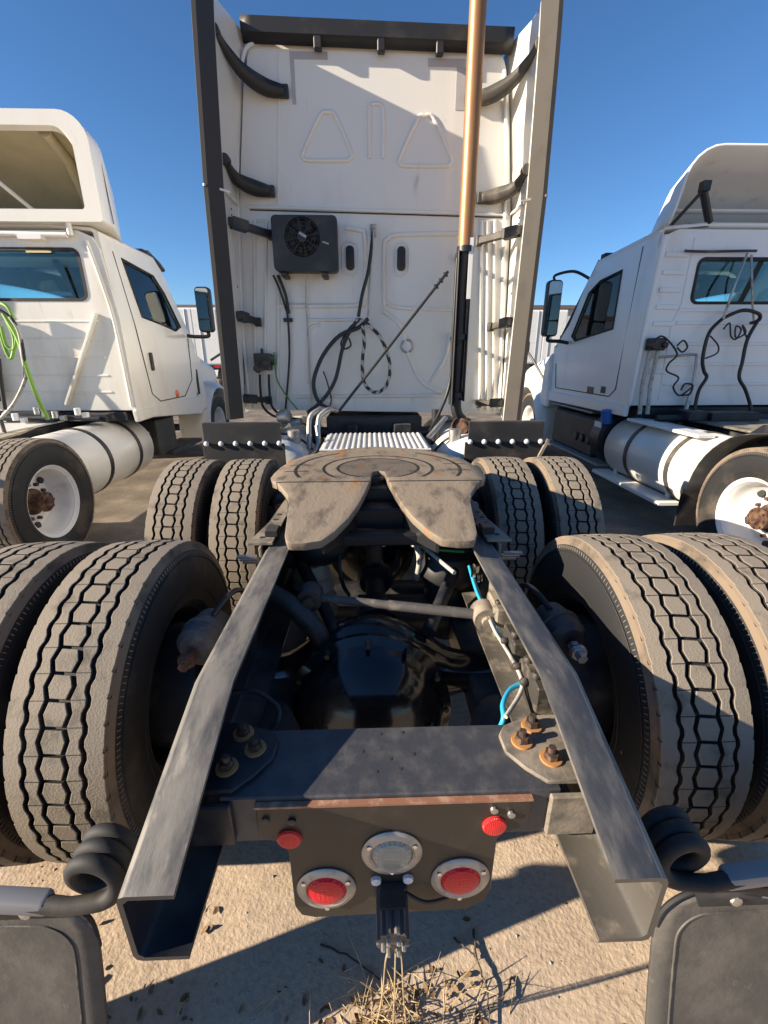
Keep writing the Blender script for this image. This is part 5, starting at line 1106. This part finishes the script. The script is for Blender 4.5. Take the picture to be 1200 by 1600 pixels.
for s in (-1, 0, 1): g.beam((RX + s * 1.02, 6.05, 2.7), (RX + s * 1.08, 6.9, 1.72), 0.09 if s else 0.04, 0.09)
g.box((RX, 6.0, 2.74), (2.1, 0.12, 0.08)); g.box((RX, 6.85, 1.70), (2.2, 0.4, 0.1)); build(g, 'windscreen_frame', M['seat'], cabC)
g = G(); g.add([(RX - 1.0, 6.06, 2.70), (RX + 1.0, 6.06, 2.70), (RX + 1.06, 6.88, 1.74), (RX - 1.06, 6.88, 1.74)], [(0, 1, 2, 3)]); build(g, 'windscreen', M['glass'], cabC, solid=0.006)
# window divider and sliding pane
g = G(); g.beam((RX - 0.14, YC + 0.03, 2.12), (RX - 0.02, YC + 0.03, 2.5), 0.05, 0.02, (0, 1, 0)); build(g, 'window_bar', M['seat'], cabC)
# curved deflector on the roof
def dsec(y, hw, z0, z1, r):
    out = [(RX - hw - 0.07 * (1 if z1 - z0 > 0.2 else 0), z0), (RX - hw - 0.035 * (1 if z1 - z0 > 0.2 else 0), (z0 * 0.6 + (z1 - r) * 0.4))]
    for i in range(7): a = PI - i * PI / 2 / 6; out.append((RX - hw + r + math.cos(a) * r, z1 - r + math.sin(a) * r))
    out2 = [(2 * RX - x, z) for x, z in reversed(out)]
    return [(x, y, z) for x, z in out + out2]
g = G(); g.loft([dsec(4.55, 1.11, 2.74, 3.33, 0.30), dsec(5.0, 0.98, 2.76, 3.27, 0.28), dsec(5.5, 0.78, 2.76, 3.05, 0.2), dsec(5.8, 0.66, 2.74, 2.84, 0.04)], closed=False)
df = build(g, 'roof_deflector', M['white_metal'], C, solid=0.022, smooth=60)
for s in (-1, 0.35):
    g = G(); g.tube([(RX + s * 0.98, YC + 0.1, 2.78), (RX + s * 0.82, 4.72, 3.04)], 0.016, 8); g.tube([(RX + s * 0.82, 4.72, 3.06), (RX + s * 0.62, YC + 0.05, 2.82)], 0.034, 10); g.tube([(RX + s * 0.62, YC + 0.05, 2.80), (RX + s * 0.82, YC + 0.05, 2.79)], 0.02, 8); g.box((RX + s * 0.82, 4.70, 3.07), (0.07, 0.07, 0.08)); build(g, 'deflector_strut', M['chassis'], df)
g = G(); g.loft([[(x, y, z - 0.03) for x, y, z in dsec(5.0, 0.96, 2.9, 3.0, 0.09)], [(x, y, z - 0.03) for x, y, z in dsec(5.12, 0.96, 2.9, 3.0, 0.09)]], closed=False); build(g, 'deflector_rib', M['white_metal'], df, solid=0.015)
day_wheels(C, RX - 0.0, 2.88, -1, 7.75)
tk = tank(C, RX - 0.86, 3.55, 5.05, 0.62, 0.335, 'white', (3.86, 4.55), 'bracket_brown')
g = G(); g.box((RX - 1.05, 4.2, 0.955), (0.16, 1.1, 0.03)); build(g, 'tank_step', M['white_metal'], tk, bevel=0.006)
g = G(); g.box((RX - 1.14, 4.45, 0.30), (0.2, 1.3, 0.04)); g.box((RX - 1.06, 3.95, 0.36), (0.03, 0.05, 0.14)); g.box((RX - 1.06, 4.9, 0.36), (0.03, 0.05, 0.14)); build(g, 'tank_step', M['white_metal'], tk, bevel=0.006)
g = G(); g.cyl((RX - 1.15, 5.1, 0.86), (RX - 1.18, 5.1, 1.02), 0.06); build(g, 'filler_cap', M['blue_cap'], C, bevel=0.008)
g = G(); g.lathe([(0.001, 5.06), (0.30, 5.07), (0.33, 5.1), (0.33, 5.3), (0.001, 5.32)], (RX - 0.9, 0, 0.68), (0, 1, 0), 32); d2 = build(g, 'exhaust_filter', M['chassis'], C)
g = G(); g.box((RX - 1.2, 5.2, 0.72), (0.01, 0.16, 0.3)); build(g, 'warning_sticker', M['sticker'], d2)
g = G(); g.box((RX - 1.207, 5.2, 0.76), (0.004, 0.12, 0.06)); build(g, 'sticker_print', M['sticker_red'], d2)
g = G(); g.box((RX - 0.9, 6.1, 0.62), (0.4, 1.3, 0.5)); sb = build(g, 'side_box', M['black'], C, bevel=0.03)
for k in range(3):
    g = G(); g.lathe([(0.03, 0), (0.055, 0), (0.05, 0.03), (0.001, 0.035)], (RX - 1.1, 5.55 + k * 0.18, 0.58), (-1, 0, 0), 16); build(g, 'side_port', M['chassis'], sb)
g = G(); g.box((RX - 1.02, 6.2, 0.93), (0.2, 1.3, 0.03)); build(g, 'cab_step', M['grey_arm'], sb, bevel=0.006)
g = G(); g.box((RX - 1.12, 5.9, 0.36), (0.14, 1.6, 0.03)); build(g, 'cab_step', M['grey_arm'], sb, bevel=0.006)
# quarter fender ahead of the drive wheel
g = G(); secs = []
for k in range(10):
    a = math.radians(2 + k * 8.5); c_, s_ = math.cos(a), math.sin(a); secs.append([(RX - 1.25, 2.88 + c_ * 0.60, AZC + s_ * 0.60), (RX - 0.62, 2.88 + c_ * 0.60, AZC + s_ * 0.60)])
g.loft(secs, closed=False); qf = build(g, 'quarter_fender', M['black'], C, solid=0.012, smooth=60)
g = G(); g.box((RX - 0.93, 3.53, 0.36), (0.64, 0.014, 0.34)); build(g, 'quarter_flap', M['rubber'], C, bevel=0.003)
g = G(); g.prism([(2.2, 0.98), (3.2, 0.98), (3.3, 1.04), (3.2, 1.12), (2.2, 1.12)], 'x', RX - 1.0, RX - 0.98); sp_ = build(g, 'side_plate', M['chassis'], C, bevel=0.003)
for k in range(6):
    g = G(); g.lathe([(0.001, 0), (0.012, 0), (0.011, 0.006), (0.001, 0.008)], (RX - 1.0, 2.5 + k * 0.12, 1.02), (-1, 0, 0), 10); build(g, 'bolt_cap', M['white_metal'], sp_)
hood(C, RX, 7.0, 9.3, 1.75, 1.4, 0.95, 0.8, 0.75, 'white_cool')
for s in (-1, 1):
    fender(C, RX, s, 7.75, 'white_cool')
    g = G(); g.prism([(6.92, 0.85), (7.25, 0.85), (7.2, 1.5), (6.98, 1.66)], 'x', RX + s * 0.95, RX + s * 1.17); build(g, 'cowl_panel', M['white_cool'], C, bevel=0.03)
g = G(); g.tube(spline([(RX - 1.0, 7.6, 1.25), (RX - 1.15, 7.9, 1.6), (RX - 1.22, 8.1, 1.75)]), 0.02, 8); g.prism(rrect(RX - 1.34, RX - 1.12, 1.6, 1.9, 0.09, 5), 'y', 8.1, 8.2); build(g, 'hood_mirror', M['black'], C)
mirror_arm(C, (2.46, 6.42, 2.56), (2.44, 6.42, 1.86), (2.80, 6.22, 2.54), (2.74, 6.5, 1.78), -1, 'black')
# deck clutter and hoses on the back wall
g = G(); g.box((RX, 5.0, 1.02), (2.0, 0.4, 0.12)); g.box((RX - 0.2, 4.5, 1.0), (0.5, 0.2, 0.12)); g.cyl((RX - 0.9, 4.6, 0.98), (RX + 0.9, 4.6, 0.98), 0.04); g.box((RX - 0.55, 4.55, 1.02), (0.2, 0.2, 0.1)); build(g, 'cab_mount', M['chassis'], C, bevel=0.01)
g = G(); g.box((RX + 0.1, 4.1, 0.965), (1.3, 0.9, 0.02)); build(g, 'deck_plate', M['bracket'], C, bevel=0.003)
def ch(name, pts, r, m_): hose(name, [at(x, y, Y=YC - o) for x, y, o in pts], r, m_, C)
ch('air_hose', [(1128, 498, 0.1), (1160, 485, 0.16), (1185, 490, 0.16), (1186, 500, 0.12), (1172, 505, 0.1)], 0.017, 'hose_black')
ch('air_hose', [(1130, 497, 0.1), (1108, 520, 0.12), (1098, 560, 0.12), (1100, 580, 0.1), (1104, 590, 0.1), (1092, 610, 0.1), (1085, 640, 0.12)], 0.017, 'hose_black')
ch('air_hose', [(1186, 498, 0.12), (1168, 530, 0.12), (1160, 565, 0.12), (1155, 590, 0.12), (1165, 610, 0.12), (1173, 640, 0.14), (1165, 655, 0.2), (1130, 658, 0.3)], 0.017, 'hose_black')
ch('air_hose', [(1110, 525, 0.08), (1122, 540, 0.08), (1120, 552, 0.08), (1102, 560, 0.08)], 0.008, 'hose_black')
ch('air_hose', [(1130, 515, 0.08), (1140, 505, 0.1), (1142, 525, 0.1), (1150, 530, 0.1), (1158, 515, 0.1), (1150, 510, 0.1), (1150, 528, 0.1), (1165, 520, 0.1), (1160, 508, 0.1), (1168, 528, 0.1), (1178, 512, 0.1)], 0.008, 'hose_black')
ch('air_hose', [(1018, 540, 0.1), (1030, 526, 0.12), (1042, 530, 0.12), (1058, 553, 0.12), (1045, 568, 0.1), (1042, 580, 0.1), (1060, 590, 0.1), (1052, 605, 0.1), (1062, 618, 0.1), (1080, 606, 0.1)], 0.009, 'hose_black')
ch('air_hose', [(1058, 540, 0.1), (1068, 532, 0.1), (1074, 542, 0.1), (1066, 550, 0.1), (1058, 543, 0.1)], 0.009, 'hose_black')
ch('air_hose', [(1064, 610, 0.1), (1070, 600, 0.1), (1082, 602, 0.1), (1078, 615, 0.1), (1066, 618, 0.1)], 0.009, 'hose_black')
ch('air_pipe', [(1030, 558, 0.06), (1060, 556, 0.05), (1084, 554, 0.05), (1088, 562, 0.05), (1078, 620, 0.07), (1064, 660, 0.12)], 0.012, 'steel')
ch('air_pipe', [(1078, 618, 0.1), (1070, 645, 0.12), (1062, 662, 0.15)], 0.022, 'steel')
ch('hose_spring', [(1168, 396, 0.08), (1150, 440, 0.14), (1138, 475, 0.14), (1130, 498, 0.12)], 0.012, 'steel')
ch('hose_spring', [(1174, 398, 0.08), (1175, 440, 0.14), (1176, 480, 0.14), (1178, 500, 0.12)], 0.01, 'steel')
ch('rail_bar', [(1070, 392, 0.04), (1100, 393, 0.06), (1166, 392, 0.06), (1182, 392, 0.06)], 0.012, 'bracket_brown')
p = at(1025, 538, Y=YC - 0.06)
g = G(); g.box((p.x, YC - 0.06, p.z), (0.16, 0.10, 0.12)); g.cyl((p.x - 0.06, YC - 0.14, p.z - 0.02), (p.x - 0.06, YC - 0.04, p.z), 0.03); g.cyl((p.x + 0.06, YC - 0.14, p.z - 0.01), (p.x + 0.06, YC - 0.04, p.z), 0.03); build(g, 'gladhand_block', M['black'], C, bevel=0.01)
for dx in (-0.05, 0.035):
    g = G(); g.tube([(p.x + dx, YC - 0.06, p.z - 0.04), (p.x + dx - 0.02, YC - 0.07, 1.3), (p.x + dx - 0.02, YC - 0.12, 1.02)], 0.02, 8); build(g, 'gladhand_pipe', M['hose_white'], C)

# ================================================================== BACKGROUND
g = G(); g.box((0, 46, 2.7), (150, 10, 5.5)); wh = build(g, 'warehouse', M['building'], None); wh['label'] = 'long low pale warehouse with brown roof edge beyond the trucks'; wh['category'] = 'building'
g = G(); g.box((0, 46, 5.58), (150.6, 10.6, 0.3)); build(g, 'roof_edge', M['roof_edge'], wh)
for k in range(12):
    x = -44 + k * 8; g = G(); g.box((x, 40.98, 1.9), (3.2, 0.06, 3.6)); build(g, 'dock_door', M['white_metal'], wh)
for k in range(25):
    x = -74 + k * 6.15; g = G(); g.box((x, 40.99, 2.7), (0.12, 0.05, 5.4)); build(g, 'wall_rib', M['building'], wh)
def trailer(x, y, label):
    t = thing('box_trailer', label, 'trailer', (x, y, 0), 'box trailers beyond the trucks')
    g = G(); g.box((x, y + 7, 2.6), (2.55, 14, 2.8)); build(g, 'box_body', M['white_cool'], t, bevel=0.03)
    for s in (-1, 1):
        g = G(); g.box((x + s * 0.63, y - 0.015, 2.6), (1.2, 0.04, 2.66)); d = build(g, 'rear_door', M['white_metal'], t, bevel=0.01)
        g = G(); g.cyl((x + s * 0.35, y - 0.05, 1.25), (x + s * 0.35, y - 0.05, 3.95), 0.02, n=8); build(g, 'lock_rod', M['steel'], d)
        g = G(); g.box((x + s * 1.0, y - 0.02, 1.12), (0.3, 0.03, 0.08)); build(g, 'tail_lamp', M['red_lens'], t)
        for xx in (1.06, 0.72): wheel(t, (x + s * xx, y + 1.6, 0.5), s, 'white_metal', 'rust')
    g = G(); g.box((x, y + 1.6, 1.05), (1.0, 3.0, 0.25)); g.box((x, y + 0.1, 0.55), (2.3, 0.1, 0.1)); build(g, 'underframe', M['chassis'], t)
trailer(-9.2, 25, 'white box trailer with closed rear doors behind the day cab with roof fairing'); trailer(9.6, 26, 'white box trailer with closed rear doors behind the day cab with curved deflector')

# ================================================================== LITTER ON THE GROUND
def gz(x, y): return mn.noise(Vector((x * 2.1, y * 2.1, 3.1))) * 0.012 + mn.noise(Vector((x * 7, y * 7, 9.1))) * 0.004 - 0.014
rnd = random.Random(4)
g = G()
for i in range(130):
    if i % 4: x, y = rnd.gauss(0.0, 0.085), rnd.gauss(0.64, 0.035)
    else: x, y = rnd.uniform(-0.9, 0.35), rnd.uniform(0.45, 0.72)
    h = rnd.uniform(0.01, 0.06); a = rnd.uniform(0, 2 * PI); ln_ = rnd.uniform(0.02, 0.09); r = rnd.uniform(0.0008, 0.002)
    z = gz(x, y); p0 = Vector((x, y, z)); d = Vector((math.cos(a), math.sin(a), 0))
    g.tube([p0, p0 + d * ln_ * 0.5 + Vector((0, 0, h * 0.7)), p0 + d * ln_ * 1.3 + Vector((0, 0, h))], [r, r, r * 0.4], 4)
o = build(g, 'dry_grass', M['straw'], None); o['kind'] = 'stuff'; o['label'] = 'tuft of dry straw coloured grass under the tail lamps'; o['category'] = 'dry grass'
g = G()
for i in range(150):
    k = rnd.random()
    if k < 0.5: x, y = rnd.gauss(0.02, 0.14), rnd.gauss(0.635, 0.05)
    elif k < 0.8: x, y = rnd.uniform(-0.95, -0.5), rnd.uniform(0.55, 0.9)
    else: x, y = rnd.uniform(-0.4, 0.7), rnd.uniform(0.55, 1.6)
    s_ = rnd.uniform(0.005, 0.015); rot = Matrix.Rotation(rnd.uniform(0, 6.3), 3, 'Z') @ Matrix.Rotation(rnd.uniform(-0.7, 0.7), 3, 'X') @ Matrix.Rotation(rnd.uniform(-0.5, 0.5), 3, 'Y')
    pts = [(-1, 0, 0), (-0.4, 0.5, 0.12), (0.4, 0.42, 0.1), (1, 0, 0.25), (0.4, -0.45, 0.1), (-0.4, -0.5, 0.15), (0, 0, -0.02)]
    c = Vector((x, y, gz(x, y) + s_ * 0.35)); g.add([c + rot @ (Vector(p) * s_) for p in pts], [(0, 1, 6), (1, 2, 6), (2, 3, 6), (3, 4, 6), (4, 5, 6), (5, 0, 6)])
o = build(g, 'leaf_litter', M['leafm'], None); o['kind'] = 'stuff'; o['label'] = 'scattered dry brown leaves on the dirt'; o['category'] = 'leaves'
g = G()
for i in range(500):
    x, y = rnd.uniform(-1.2, 1.2), rnd.uniform(0.4, 2.6); s_ = rnd.uniform(0.002, 0.007) * (1.6 if rnd.random() < 0.08 else 1); z = gz(x, y)
    pts = [Vector((rnd.uniform(0.7, 1.2) * a, rnd.uniform(0.7, 1.2) * b, rnd.uniform(0.4, 0.8) * c)) * s_ + Vector((x, y, z)) for a, b, c in [(1, 0, 0), (-1, 0, 0), (0, 1, 0), (0, -1, 0), (0, 0, 1), (0, 0, -1)]]
    g.add(pts, [(0, 2, 4), (2, 1, 4), (1, 3, 4), (3, 0, 4), (2, 0, 5), (1, 2, 5), (3, 1, 5), (0, 3, 5)])
o = build(g, 'gravel', M['stone'], None, smooth=0); o['kind'] = 'stuff'; o['label'] = 'fine loose gravel on the dirt lot'; o['category'] = 'gravel'
for pts, lb in [([(0.255, 0.81, 0.0), (0.25, 0.72, 0.01), (0.262, 0.68, 0.01), (0.25, 0.6, 0.005)], 'long thin black twig lying beside the dry grass tuft'), ([(0.19, 0.79, 0.0), (0.22, 0.76, 0.012), (0.25, 0.74, 0.004)], 'short black twig next to the long thin twig'), ([(0.34, 0.70, 0.0), (0.30, 0.655, 0.012), (0.262, 0.64, 0.004)], 'forked brown twig touching the long thin twig'), ([(-0.2, 0.79, 0.0), (-0.1, 0.75, 0.008), (-0.02, 0.70, 0.004)], 'thin twig in the shadow of the tail lamp panel')]:
    P = spline([(x, y, gz(x, y) + z + 0.004) for x, y, z in pts], 5)
    P = [p + Vector((rnd.uniform(-0.003, 0.003), rnd.uniform(-0.003, 0.003), 0)) for p in P]
    g = G(); g.tube(P, [0.0035 * (1 - 0.5 * i / len(P)) for i in range(len(P))], 6); o = build(g, 'twig', M['bracket_brown'], None); o['label'] = lb; o['category'] = 'twig'; o['group'] = 'twigs on the dirt'
